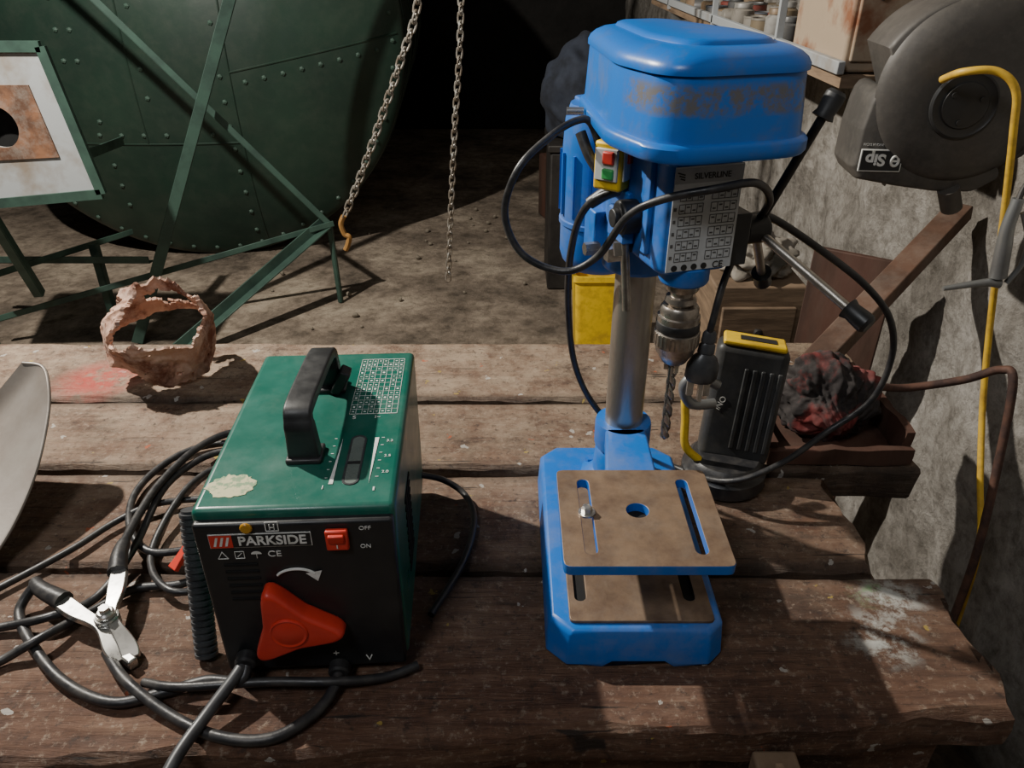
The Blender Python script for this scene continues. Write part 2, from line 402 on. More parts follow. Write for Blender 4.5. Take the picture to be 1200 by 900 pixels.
# ------------------------------------------------------------------ drill press
CX, CY = .136, .79
dp = thing('drill_press', 'blue bench pillar drill with rusty slotted table, chuck and twist bit', 'drill press', (CX, CY, 0))
def base_outline(ins, zz, cut=False):
    x0, x1, y0, y1 = -.101 + ins, .081 - ins, -.255 + ins, .075 - ins; ch = .02
    pts = [(x0, y1 - ch), (x0, y0 + ch), (x0 + ch, y0), (-.045, y0), (-.035, y0), (.02, y0), (.03, y0), (x1 - ch * .8, y0), (x1, y0 + ch * .8), (x1, y1 - ch), (x1 - ch, y1), (x0 + ch, y1)]
    out = []
    for i, (x, y) in enumerate(pts):
        z = zz
        if cut and i in (4, 5): z = zz + .008
        out.append((x, y, z))
    return out
bm = loft([base_outline(0, 0, True), base_outline(.001, .012, True), base_outline(.003, .040), base_outline(.006, .0445), base_outline(.011, .0455)])
fin('base', bm, blue, dp, bevel=.002)
o = rpoly([(-.078, -.242), (.068, -.242), (.068, -.02), (-.078, -.02)], .006, 3)
bm = prism(o, [slot(-.065, -.215, -.13, .012), slot(.048, -.215, -.13, .012)], .0455, .0495)
fin('base_pad', bm, rusty_top, dp, bevel=.0008)
for sx_ in (-.065, .048):
    fin('slot_shade', prism(slot(sx_, -.214, -.131, .0118), [], .0455, .0462), dark, dp)  # near-black sheet paints the shade down in the slot
bm = lathe([(.048, .045), (.048, .056), (.040, .060), (.034, .064), (.032, .092), (.029, .096), (.0226, .096)])
for k in range(3):
    a = math.radians(30 + 120 * k); cyl((.041 * math.cos(a), .041 * math.sin(a), .056), (.041 * math.cos(a), .041 * math.sin(a), .063), .006, 6, bm)
fin('column_flange', bm, blue, dp)
fin('column', lathe([(.0225, .05), (.0225, .50)], 48), steel, dp)
tab = rpoly([(-.0885, -.266), (.0705, -.266), (.0705, -.118), (-.0885, -.118)], .008, 4)
bm = prism(tab, [slot(-.0615, -.250, -.135, .012), slot(.0425, -.250, -.135, .012), circ(-.010, -.186, .0112)], .134, .145)
for f in bm.faces:
    f.normal_update()
    if abs(f.normal.z) > .7 and f.calc_center_median().z > .14: f.material_index = 1
table = fin('table', bm, [blue, rusty_top], dp, bevel=.0012)
fin('table_hole_shade', lathe([(.0110, .1342), (.0110, .1352)], 24, None, Matrix.Translation((-.010, -.186, 0))), dark, table)  # dark disc set in the hole to paint its shade
bm = lathe([(.023, .100), (.033, .100), (.034, .104), (.034, .130), (.033, .134), (.023, .134)])
fin('table_clamp', bm, blue, dp)
bm = loft([[(-.024, -.02, z), (.024, -.02, z), (.022, -.2, z + (0.012 if z < .12 else 0)), (-.042, -.2, z + (0.012 if z < .12 else 0))] for z in (.108, .134)])
fin('table_bracket', bm, blue, dp, bevel=.003)
bm = lathe([(.0001, .155), (.004, .1545), (.0055, .153), (.0055, .147)], 6); lathe([(.0085, .1475), (.0085, .1455)], 20, bm)
fin('table_bolt', bm, chrome, dp, (-.0615, -.191, 0))
# head
TH = math.radians(16)
def hring(hw_f, hw_r, f0, f1, z, r=.012):
    return [(x, y, z) for x, y in rpoly([(-hw_r, -f0), (hw_r, -f0), (hw_f, -f1), (-hw_f, -f1)], [.02, .02, r, r], 4)]
bm = loft([hring(.034, .036, -.03, .122, .372), hring(.037, .038, -.032, .126, .376), hring(.037, .038, -.034, .126, .474), hring(.042, .042, -.04, .13, .480), hring(.058, .046, -.06, .142, .488)])
lathe([(.036, .333), (.0385, .336), (.0385, .49), (.03, .492)], 36, bm)
loft([[(x, y, z) for x, y in rpoly([(-.03, .02), (.03, .02), (.03, .14), (-.03, .14)], .01, 3)] for z in (.42, .489)], bm)
lathe([(.022, .356), (.024, .36), (.024, .376)], 30, bm, Matrix.Translation((0, -.104, 0)))
add_box(bm, (.02, .03, .05), (-.04, .02, .37)); add_box(bm, (.012, .04, .03), (-.045, -.05, .40))
add_box(bm, (.006, .05, .012), (-.039, -.03, .425)); add_box(bm, (.006, .012, .09), (-.039, -.095, .43))
head = fin('head_housing', bm, blue, dp, rot=(0, 0, TH), bevel=.002)
# belt cover
base_o = rpoly([(-.046, .085), (.046, .085), (.082, -.09), (.070, -.178), (-.074, -.178), (-.085, -.09)], [.035, .035, .12, .045, .045, .12], 10)
def cring(s, z, sy=None):
    cx, cy = 0, -.06; sy = s if sy is None else sy
    return [(cx + (x - cx) * (1 - s / .082), cy + (y - cy) * (1 - sy / .125), z) for x, y in base_o]
bm = loft([cring(.008, .486), cring(.002, .487), cring(0, .490), cring(0, .498), cring(.0018, .5005), cring(.0048, .5015), cring(.0055, .504), cring(.0085, .549), cring(.0092, .551), cring(.0065, .5515), cring(.0065, .556), cring(.009, .5605), cring(.014, .5645), cring(.022, .568), cring(.030, .5695), cring(.034, .5700), cring(.036, .5725), cring(.040, .5740), cring(.065, .5750)])
cov = fin('belt_cover', bm, blue_s, head)
fin('cover_screw', cyl((-.062, .02, .494), (-.078, .025, .494), .004, 10), chrome, head)
# motor
bm = lathe([(.0001, .292), (.020, .293), (.036, .298), (.044, .308), (.047, .318), (.047, .352), (.049, .353), (.049, .358), (.047, .359), (.047, .44), (.045, .47), (.04, .486)], 40, None, Matrix.Translation((-.004, .100, 0)))
for k in range(14):
    a = 2 * math.pi * k / 14
    add_box(bm, (.004, .003, .07), (-.004 + .048 * math.cos(a), .100 + .048 * math.sin(a), .40), (0, 0, a))
fin('motor', bm, blue, head)
# quill, chuck, bit
S = Matrix.Translation((0, -.104, .004))
fin('quill', lathe([(.0165, .372), (.0165, .346), (.0155, .344), (.011, .343), (.011, .338), (.0145, .337), (.0155, .332), (.012, .328), (.008, .326)], 36, None, S), steel_d, head)
bm = lathe([(.008, .328), (.017, .328), (.0190, .325), (.0190, .318), (.0210, .317), (.0210, .311)], 48, None, S)
lathe([(.0210, .311), (.0217, .310), (.0217, .302), (.0210, .301)], 48, bm, S, mi=1)
lathe([(.0210, .301), (.0225, .300), (.0225, .286), (.0205, .283), (.019, .277), (.0125, .266), (.010, .264), (.005, .264)], 48, bm, S)
for k in range(30):
    a = 2 * math.pi * k / 30; add_box(bm, (.0012, .0014, .012), (.0224 * math.cos(a), -.104 + .0224 * math.sin(a), .297), (0, 0, a))
for k in range(3):
    a = 2 * math.pi * k / 3 + .5; add_box(bm, (.006, .004, .012), (.006 * math.cos(a), -.104 + .006 * math.sin(a), .265), (0, 0, a))
fin('chuck', bm, [steel_d, black], head)
bm = bmesh.new(); rings = []
nb = 150
for i in range(nb + 1):
    z = .264 - (.264 - .172) * i / nb
    tw = 0 if i < 14 else (i - 14) * .115
    k0 = i < 14
    rr = .0050 if i < nb - 8 else .0050 * (nb - i) / 8 + .0002
    fl = lambda a: 1 if k0 else (.50 + .50 * min(1, abs(math.cos(a)) * 1.35))
    rings.append([bm.verts.new((rr * fl(a) * math.cos(a + tw), -.104 + rr * fl(a) * math.sin(a + tw), z)) for a in [2 * math.pi * q / 24 for q in range(24)]])
ring_faces(bm, rings); bm.faces.new(rings[0]); bm.faces.new(rings[-1])
fin('drill_bit', bm, bitm, head)
bm = cyl((-.047, -.060, .41), (-.043, -.075, .318), .0045, 14); cyl((-.048, -.058, .385), (-.047, -.061, .372), .008, 6, bm); add_box(bm, (.014, .012, .014), (-.043, -.03, .362)); cyl((-.05, -.01, .362), (-.066, -.01, .362), .007, 6, bm)
fin('depth_stop', bm, steel_d, head)
bm = cyl((-.036, -.066, .412), (-.056, -.066, .412), .0165, 30, ch=.002); cyl((-.056, -.066, .412), (-.062, -.066, .412), .009, 20, bm)
add_box(bm, (.01, .03, .04), (-.041, -.05, .395))
fin('spring_cap', bm, black, head, bevel=.001)
# capstan
hub = V((.0765, -.0948, .398))
bm = cyl((.035, -.0948, .398), (.060, -.0948, .398), .020, 28, ch=.002); cyl((.060, -.0948, .398), (.088, -.0948, .398), .014, 24, bm, ch=.002)
add_box(bm, (.02, .05, .05), (.045, -.095, .398))
cap = fin('feed_handle', bm, black, head, bevel=.0015)
for k in ((.126, -.1043, .511), (.1226, -.2037, .348), (.1285, -.0452, .323)):
    k = V(k); d = (k - hub).normalized()
    bm = cyl(hub, k, .0045, 14); fin('spoke', bm, steel if k.z < .4 else darkmetal, cap)
    m, L = axis_m(k - d * .012, k + d * .014)
    fin('knob', lathe([(.006, 0), (.0105, .001), (.0085, .006), (.0095, .018), (.0095, L - .003), (.007, L)], 24, None, m), black, cap)
# speed label
FY = -.1265
lab = fin('speed_label', box((.066, .0012, .096), (.001, FY, .4245)), labelm, head, bevel=.0003)
R90 = (math.pi / 2, 0, 0)
fin('label_header', box((.066, .0004, .0135), (.001, FY - .0006, .4645)), M('label_header_grey', (.30, .31, .32), .5), lab)
text('SILVERLINE', .0072, black_i, lab, (.004, FY - .0010, .4635), R90, bold=.0001)
bm = bmesh.new()
for k in range(3): add_box(bm, (.0075 - k * .0015, .0004, .0012), (-.0265 + k * .0008, FY - .0010, .4665 - k * .0024), (0, .3, 0))
fin('label_emblem', bm, black_i, lab)
bm = bmesh.new()
for i in range(6):
    z = .4505 - i * .0112
    for (x0, x1) in ((-.025, -.002), (.006, .031)):
        for zz in (z, z - .0082): add_box(bm, (x1 - x0, .0004, .0005), ((x0 + x1) / 2, FY - .0008, zz))
        for q in range(5): x = x0 + (x1 - x0) * q / 4; add_box(bm, (.0004, .0004, .0082), (x, FY - .0008, z - .0041))
        for q in range(4): x = x0 + (x1 - x0) * (q + .5) / 4; add_box(bm, (.0030, .0004, .0013), (x, FY - .0008, z - .0026 - .003 * ((i + q) % 2)))
    add_box(bm, (.0025, .0004, .003), (-.029, FY - .0008, z - .004))
fin('label_printing', bm, grey_i, lab)
text('CE', .009, black_i, lab, (.020, FY - .0011, .380), R90)
for x in (-.024, -.014, -.004, .006): fin('warning_symbol', lathe([(.0030, 0), (.0030, .0004)], 16, None, Matrix.Translation((x, FY - .0006, .380)) @ Matrix.Rotation(math.pi / 2, 4, 'X')), black_i, lab)
# switch block, turned towards the operator
swm = Matrix.Translation((-.050, -.036, .455)) @ Matrix.Rotation(math.radians(38), 4, 'Z')
sw = fin('switch_box', inm(box((.028, .030, .046), (0, 0, 0)), swm), yellow, head, bevel=.003)
fin('switch_plate', inm(box((.004, .024, .030), (-.0145, 0, .002)), swm), whitep, sw, bevel=.001)
fin('stop_button', inm(box((.006, .012, .012), (-.0165, -.003, .009)), swm), red, sw, bevel=.0015)
fin('start_button', inm(box((.006, .012, .010), (-.0165, -.003, -.006)), swm), greenbtn, sw, bevel=.0015)
fin('switch_plate', inm(box((.020, .002, .030), (0, -.0155, .002)), swm), whitep, sw, bevel=.0005)
fin('stop_button', inm(box((.010, .004, .012), (0, -.017, .009)), swm), red, sw, bevel=.001)
# cables of the drill
A = mm([(105, 765, 425), (90, 752, 452), (76, 758, 488), (62, 757, 492), (36, 740, 481), (6, 720, 456), (-7, 720, 413), (10, 710, 376), (50, 700, 362), (81, 690, 381), (102, 665, 427), (128, 645, 449), (170, 632, 462), (206, 645, 463), (235, 690, 435), (238, 730, 400)])
fin('motor_cable', sweep(A, .0036), rubber, dp, world=True)
Bc = mm([(115, 745, 432), (77, 760, 410), (65, 800, 350), (67, 840, 261), (81, 860, 169), (114, 870, 98), (169, 870, 43), (223, 860, 12), (275, 790, 40), (337, 790, 66), (404, 820, 97), (448, 820, 142), (459, 820, 202), (434, 800, 263), (387, 780, 313), (328, 770, 356), (264, 760, 396), (236, 745, 402)])
fin('power_cable', sweep(Bc, .0040), rubber, dp, world=True)
fin('cable_gland', sweep(mm([(112, 745, 432), (95, 755, 424), (78, 760, 411)]), [.008, .0062]), rubber, dp, world=True)
fin('cable_gland', sweep(mm([(66, 762, 480), (76, 752, 458), (92, 742, 438)]), .0055), rubber, dp, world=True)
P = mm([(247, 740, 392), (223, 720, 379), (207, 700, 351), (199, 690, 315), (197, 690, 300)])
fin('plug_cable', sweep(P, .0036), rubber, dp, world=True)
bm = bmesh.new()
m, L = axis_m((.198, .690, .303), (.194, .690, .245))
lathe([(.005, 0), (.007, .003), (.0075, .012), (.006, .013), (.0085, .016), (.009, .024), (.0075, .025), (.013, .030), (.017, .040), (.017, .052), (.014, .057)], 16, bm, m)
for v in bm.verts: v.co.y = .690 + (v.co.y - .690) * .7
fin('plug', bm, rubber_g, dp, world=True)
for s_, l_ in (((.0065, .004, .018), (.185, .690, .238)), ((.0065, .004, .018), (.202, .690, .237)), ((.004, .007, .02), (.194, .684, .236))):
    fin('plug_pin', box(s_, l_), chrome, dp, world=True)

# ------------------------------------------------------------------ welder
wd = thing('welding_machine', 'green and black box arc welder with carry handle and red knob', 'welder', (-.194, .53, 0), math.radians(2.9))
fin('casing', box((.180, .296, .193), (0, .150, .1095)), green, wd, bevel=.006, seg=4)
fin('front_panel', box((.176, .012, .186), (0, .000, .1035)), panelblk, wd, bevel=.003, seg=3)
for x in (-.07, .07):
    for y in (.02, .28): fin('foot', cyl((x, y, 0), (x, y, .014), .011, 16, r2=.013), black, wd)
for sx_, y in ((.0902, .10), (-.0902, .20)):
    bm = bmesh.new()
    for i in range(10): add_box(bm, (.002, .05, .004), (sx_, y, .06 + i * .01))
    fin('side_vent', bm, dark, wd)
FP = -.0066
bm = bmesh.new()
for i in range(6): add_box(bm, (.03, .0012, .0022), (-.052, FP + .0002, .150 - i * .0085))
fin('vent_slot', bm, dark, wd)
hp = [(-.002, .080, .207), (-.002, .078, .232), (-.003, .080, .252), (-.003, .092, .258), (-.002, .150, .257), (-.001, .200, .254), (0, .214, .248), (0, .216, .230), (0, .216, .207)]
path = catmull(hp, 5); rings = []
bm = bmesh.new()
for i, p in enumerate(path):
    a = path[max(i - 1, 0)]; b = path[min(i + 1, len(path) - 1)]; t = (b - a).normalized(); nrm = V((1, 0, 0)); s = t.cross(nrm)
    t_ = i / (len(path) - 1); w = .0130 + .003 * abs(2 * t_ - 1) ** 4; th = .0060 if .2 < t_ < .85 else .0085
    pr = rpoly([(-w, -th), (w, -th), (w, th), (-w, th)], .0025, 3)
    rings.append([p + nrm * x + s * y for x, y in pr])
loft(rings, bm)
hd = fin('carry_handle', bm, black, wd)
fin('handle_foot', box((.034, .030, .006), (-.002, .082, .2085)), black, wd, bevel=.002)
bm = box((.036, .028, .006), (.002, .214, .2085)); add_box(bm, (.012, .02, .030), (.016, .205, .220), (0, .5, 0))
fin('handle_foot', bm, black, wd, bevel=.002)
ZT = .2064
bm = bmesh.new()
x0, x1, y0, y1 = .030, .080, .156, .278
add_box(bm, (x1 - x0, .0007, .0003), ((x0 + x1) / 2, y0, ZT)); add_box(bm, (x1 - x0, .0007, .0003), ((x0 + x1) / 2, y1, ZT))
for i in range(9):
    x = x0 + (x1 - x0) * i / 8; add_box(bm, (.0004, y1 - y0, .0003), (x, (y0 + y1) / 2, ZT))
for i in range(1, 13):
    y = y0 + (y1 - y0) * i / 13; add_box(bm, (x1 - x0, .0003, .0003), ((x0 + x1) / 2, y, ZT))
for i in range(8):
    for j in range(13):
        if random.random() < .6: add_box(bm, (.0024, .0026 if j % 2 else .0014, .0003), (x0 + (x1 - x0) * (i + .5) / 8, y0 + (y1 - y0) * (j + .5) / 13, ZT))
fin('printed_table', bm, white, wd)
text('S', .009, white, wd, (.036, .149, ZT + .0002)); text('3~', .006, white, wd, (.060, .149, ZT + .0002))
def tri(bm, pts, z, h=.0003):
    vs = [bm.verts.new((x, y, z)) for x, y in pts]; vt = [bm.verts.new((x, y, z + h)) for x, y in pts]
    bm.faces.new(vt); n = len(pts)
    for i in range(n): bm.faces.new((vs[i], vs[(i + 1) % n], vt[(i + 1) % n], vt[i]))
for ps in ([(.0265, .035), (.0305, .035), (.0300, .110)], [(.062, .110), (.066, .110), (.0635, .035)]):
    bm = bmesh.new(); tri(bm, ps, ZT); fin('scale_wedge', bm, white, wd)
for xx, ww in ((.070, .003), (.023, .0025)):
    bm = bmesh.new()
    for i in range(6): add_box(bm, (ww, .0007, .0003), (xx, .045 + i * .013, ZT))
    fin('scale_marks', bm, white, wd)
for i, tx in enumerate(('2.0', '2.5', '3.2')): text(tx, .0055, white, wd, (.077, .052 + i * .026, ZT + .0002), (0, 0, 0), ext=.0001)
text('I', .008, white, wd, (.022, .030, ZT + .0002)); text('I', .008, white, wd, (.069, .026, ZT + .0002), sx=2)
bm = prism(slot(.046, .033, .115, .016), [slot(.046, .035, .113, .012)], .2055, .2068); fin('scale_window_frame', bm, rubber_g, wd)
bm = prism(slot(.046, .035, .113, .012), [], .2050, .2063); fin('scale_window', bm, M('clouded_window', (.16, .19, .17), .25), wd)
fin('scale_pointer', box((.012, .004, .0006), (.046, .068, .2066)), black_i, wd)
pts = [(-.062 + (.022 + .005 * noise.noise(V((math.cos(a) * 4, math.sin(a) * 4, 1)))) * math.cos(a), .037 + (.017 + .006 * noise.noise(V((math.cos(a) * 5, math.sin(a) * 5, 7)))) * math.sin(a)) for a in [2 * math.pi * k / 50 for k in range(50)]]
fin('worn_sticker', prism(pts, [], .2060, .2065), cream, wd)
def fbox(name, w, hgt, x, z, mat, d=.001, parent=None, bev=0): return fin(name, box((w, d, hgt), (x, FP - d / 2 + .0004, z)), mat, parent or wd, bevel=bev)
lg = fbox('logo_plate', .090, .0155, -.030, .1785, white, .0008)
fin('logo_field', box((.0885, .0004, .0140), (-.030, FP - .0006, .1785)), panelblk, lg)
fin('logo_red_field', box((.020, .0004, .0140), (-.0645, FP - .0009, .1785)), red, lg)
for i in range(3):
    bm = bmesh.new(); x = -.0715 + i * .005
    bm.faces.new([bm.verts.new(p) for p in ((x, FP - .0013, .1735), (x + .0022, FP - .0013, .1735), (x + .0052, FP - .0013, .1835), (x + .003, FP - .0013, .1835))])
    fin('logo_slash', bm, white, lg, smooth=False)
text('PARKSIDE', .0140, white, lg, (-.0195, FP - .0011, .1783), R90, sx=.98, bold=.0003)
rs = fbox('power_switch', .020, .022, .038, .1785, red, .006, bev=.0015)
fin('switch_rocker', box((.014, .004, .010), (.038, FP - .0065, .182), (.25, 0, 0)), red, rs, bevel=.001)
fin('switch_mark', box((.001, .0004, .004), (.038, FP - .0064, .173)), white, rs)
text('OFF', .0062, white, wd, (.063, FP - .0003, .1885), R90); text('ON', .0062, white, wd, (.062, FP - .0003, .1675), R90)
fin('indicator_lamp', cyl((-.040, FP, .1935), (-.040, FP - .003, .1935), .0055, 20, ch=.001), M('amber_lens', (.5, .25, .02), .3), wd)
bm = bmesh.new()
for (w, hh, x, z) in ((.011, .0008, -.018, .1985), (.011, .0008, -.018, .1885), (.0008, .010, -.0235, .1935), (.0008, .010, -.0125, .1935), (.0008, .006, -.020, .193), (.0008, .006, -.016, .193), (.004, .0008, -.018, .1925)):
    add_box(bm, (w, .0004, hh), (x, FP - .0002, z))
fin('thermometer_symbol', bm, white, wd)
for i, x in enumerate((-.066, -.051, -.036)):
    bm = bmesh.new()
    if i == 0:
        tri_ = [(-.0045, -.004), (.0045, -.004), (0, .004)]
        for a, b in zip(tri_, tri_[1:] + tri_[:1]): cyl((x + a[0], FP - .0002, .162 + a[1]), (x + b[0], FP - .0002, .162 + b[1]), .0004, 6, bm)
    elif i == 1:
        for a, b in (((-.004, -.004), (.004, -.004)), ((.004, -.004), (.004, .004)), ((.004, .004), (-.004, .004)), ((-.004, .004), (-.004, -.004)), ((-.002, -.002), (.002, .002))): cyl((x + a[0], FP - .0002, .162 + a[1]), (x + b[0], FP - .0002, .162 + b[1]), .0004, 6, bm)
    else:
        vs = [bm.verts.new((x + .0048 * math.cos(math.pi * k / 10), FP - .0004, .1625 + .0036 * math.sin(math.pi * k / 10))) for k in range(11)]; bm.faces.new(vs); cyl((x, FP - .0002, .1625), (x, FP - .0002, .1575), .0004, 6, bm)
    fin('safety_symbol', bm, white, wd)
text('CE', .0095, white, wd, (-.020, FP - .0003, .162), R90, sx=1.1)
arc = [(-.004 + .019 * math.cos(math.radians(a)), FP - .0003, .131 + .012 * math.sin(math.radians(a))) for a in range(155, 20, -9)]
bm = sweep(arc, .0013, 6, smooth=False)
e = arc[-1]; bm.faces.new([bm.verts.new(p) for p in ((e[0] - .008, FP - .0008, e[2] + .001), (e[0] + .007, FP - .0008, e[2] + .004), (e[0] + .002, FP - .0008, e[2] - .009))])
fin('turn_arrow', bm, white, wd)
text('+', .012, white, wd, (.020, FP - .0003, .030), R90); text('V', .011, white, wd, (.052, FP - .0003, .022), R90)
kp = []
for i in range(3):
    a = math.radians(-12 + 120 * i); kp.append((.063 * math.cos(a), .063 * math.sin(a)))
    a += math.radians(60); kp.append((.0245 * math.cos(a), .0245 * math.sin(a)))
kp = rpoly(kp, [.0165, .03] * 3, 10)
def lobe(sc, y): return [(-.015 + x * sc, y, .082 + z * sc) for x, z in kp]
bm = loft([lobe(.95, FP), lobe(1, FP - .003), lobe(1, FP - .013), lobe(.98, FP - .017), lobe(.93, FP - .0195), lobe(.86, FP - .0200), lobe(.3, FP - .0195)])
kn = fin('current_knob', bm, red, wd, auto=False)
mk = Matrix.Translation((-.015, FP - .0185, .082)) @ Matrix.Rotation(math.pi / 2, 4, 'X')
fin('knob_cap', lathe([(.0180, 0), (.0175, .0026), (.0165, .0034), (.0150, .0026), (.0140, .0026), (.0130, .0032), (.0001, .0036)], 36, None, mk), red, kn)
for (x, z) in ((-.066, .032), (.022, .014)):
    fin('cable_gland', cyl((x, FP + .001, z), (x, FP - .012, z - .001), .0105, 20, ch=.002), black, wd)
W = {
 'ground_lead': (.0052, [(-451, 679, 34), (-461, 741, 26), (-462, 800, 24), (-448, 870, 24), (-425, 920, 20), (-395, 950, 12), (-350, 960, 8), (-290, 950, 8), (-260, 900, 8)]),
 'ground_lead_end': (.0055, [(-527, 622, 24), (-536, 600, 8), (-505, 562, 6), (-446, 512, 6), (-385, 486, 6), (-338, 498, 6), (-300, 508, 10), (-262, 500, 20), (-259, 518, 32)]),
 'front_lead': (.0060, [(-261, 528, 32), (-264, 505, 28), (-284, 466, 16), (-298, 425, 12), (-305, 385, 5)]),
 'holder_lead': (.0055, [(-417, 546, 6), (-378, 506, 12), (-323, 472, 6), (-268, 449, 6), (-220, 448, 6), (-187, 474, 6), (-173, 500, 10), (-172, 522, 14)]),
 'loose_lead': (.0046, [(-363, 509, 6), (-320, 495, 17), (-240, 501, 17), (-177, 502, 16), (-128, 515, 6), (-95, 530, 6)]),
 'coiled_lead': (.0048, [(-620, 480, 6), (-560, 500, 6), (-520, 535, 6), (-488, 555, 16), (-457, 604, 6), (-424, 636, 6), (-371, 646, 6), (-330, 700, 6)]),
 'coiled_lead.': (.0048, [(-330, 905, 6), (-380, 900, 14), (-425, 885, 14), (-450, 840, 16), (-458, 790, 16), (-450, 693, 14), (-463, 623, 6), (-491, 586, 16), (-546, 579, 6), (-620, 560, 6)]),
 'coiled_lead..': (.0042, [(-330, 800, 6), (-416, 796, 6), (-464, 779, 10), (-500, 750, 6), (-526, 706, 6), (-553, 670, 6), (-610, 600, 6)]),
 'coiled_lead...': (.0048, [(-320, 930, 6), (-395, 930, 6), (-460, 910, 6), (-492, 860, 6), (-498, 800, 6), (-470, 730, 10), (-427, 691, 10), (-370, 706, 6)]),
 'coiled_lead....': (.0042, [(-330, 640, 6), (-380, 625, 14), (-430, 690, 6), (-430, 790, 16), (-410, 850, 14), (-370, 880, 6), (-320, 850, 6)]),
 'side_lead': (.0042, [(-120, 812, 34), (-90, 816, 22), (-62, 805, 6), (-48, 755, 6), (-57, 680, 6), (-88, 597, 6)]),
}
for k, (r, l) in W.items():
    fin(k.rstrip('.').replace('_end', ''), sweep(mm(l), r), rubber if 'front' not in k else rubber_g, wd, world=True)

# ground clamp
gc = thing('ground_clamp', 'silver spring earth clamp with black cable boots on the bench', 'clamp', (-.44, .58, 0))
def strap(bm, pts, w, t):
    path = catmull(pts, 6); rings = []
    for i, p in enumerate(path):
        a = path[max(i - 1, 0)]; b = path[min(i + 1, len(path) - 1)]; d = (b - a).normalized(); up = V((0, 0, 1)); s = d.cross(up).normalized(); u = s.cross(d)
        ww = w * (1 + .2 * math.sin(i * .4))
        rings.append([p + s * ww + u * t, p - s * ww + u * t, p - s * ww * 1.1 - u * t, p + s * ww * 1.1 - u * t])
    loft(rings, bm)
bm = bmesh.new(); strap(bm, mm([(-438, 640, 32), (-428, 605, 30), (-420, 575, 26), (-396, 550, 14), (-386, 536, 8)]), .0072, .0035)
fin('jaw', bm, chrome, gc, world=True, bevel=.001)
bm = bmesh.new(); strap(bm, mm([(-490, 602, 24), (-462, 585, 22), (-430, 568, 20), (-410, 547, 14), (-395, 533, 8)]), .0072, .0035)
fin('jaw', bm, chrome, gc, world=True, bevel=.001)
bm = cyl((-.424, .574, .012), (-.424, .574, .036), .009, 24, ch=.002); cyl((-.424, .574, .036), (-.424, .574, .041), .0055, 6, bm)
for k in range(4): sweep([(-.424 + .011 * math.cos(a), .574 + .011 * math.sin(a), .016 + k * .004) for a in [2 * math.pi * q / 16 for q in range(16)]], .0016, 6, closed=True, smooth=False, bm=bm)
fin('pivot_spring', bm, chrome, gc, world=True)
fin('tooth_plate', box((.020, .010, .012), (-.390, .536, .007), (0, 0, -.6)), chrome, gc, world=True, bevel=.002)
fin('handle_boot', sweep(mm([(-451, 682, 34), (-447, 660, 34), (-438, 634, 32)]), [.007, .0110]), rubber, gc, world=True)
fin('handle_boot', sweep(mm([(-529, 628, 24), (-515, 616, 24), (-482, 599, 24)]), [.007, .0110]), rubber, gc, world=True)
# electrode holder
eh = thing('electrode_holder', 'black ribbed welding electrode holder with red lever leaning on the welder', 'electrode holder', (-.325, .56, 0))
m, L = axis_m((-.314, .545, .004), (-.320, .600, .150))
pr = []
nr = 22
for i in range(nr):
    z = L * i / nr; pr += [(.0115, z), (.0115, z + L / nr * .5), (.0095, z + L / nr * .55), (.0095, z + L / nr * .95)]
bm = lathe(pr, 24, None, m); fin('ribbed_handle', bm, rubber_g, eh, world=True)
bm = bmesh.new(); strap(bm, [(-.345, .700, .062), (-.362, .680, .052), (-.374, .664, .036), (-.385, .650, .022)], .006, .003)
fin('release_lever', bm, red, eh, world=True, bevel=.001)
bm = bmesh.new(); strap(bm, [(-.330, .610, .10), (-.350, .655, .075), (-.362, .672, .045), (-.378, .668, .030)], .005, .003)
fin('jaw', bm, red, eh, world=True, bevel=.001)

# ------------------------------------------------------------------ things at bench left
rim = catmull(mm([(-655, 905, 150), (-625, 896, 150), (-606, 870, 140), (-594, 830, 112), (-588, 760, 68), (-598, 690, 28), (-620, 640, 8), (-660, 600, 4)]), 6)
bm = bmesh.new()
for off in (0, .0025):
    G_ = []
    for p in rim:
        row = []
        for k in range(17):
            u = k / 16
            q = V((p.x - .30 * u, p.y - .03 * math.sin(u * math.pi), p.z - (p.z - .006) * math.sin(min(u * 1.7, 1) * math.pi / 2) * .8 + .12 * max(0, u - .55) ** 1.3))
            row.append(bm.verts.new(q + V((0, 0, off))))
        G_.append(row)
    for i in range(len(G_) - 1):
        for k in range(16): bm.faces.new((G_[i][k], G_[i + 1][k], G_[i + 1][k + 1], G_[i][k + 1]))
sweep(rim, .0022, 8, smooth=False, bm=bm)
sh = thing('shovel', 'worn curved steel shovel blade propped on the bench', 'shovel', (-.70, .75, 0))
fin('blade', bm, bladem, sh, world=True)
fin('socket', sweep([(-.76, .87, .05), (-.80, .95, .09), (-.84, 1.03, .13)], [.024, .018], 18), bladem, sh, world=True)
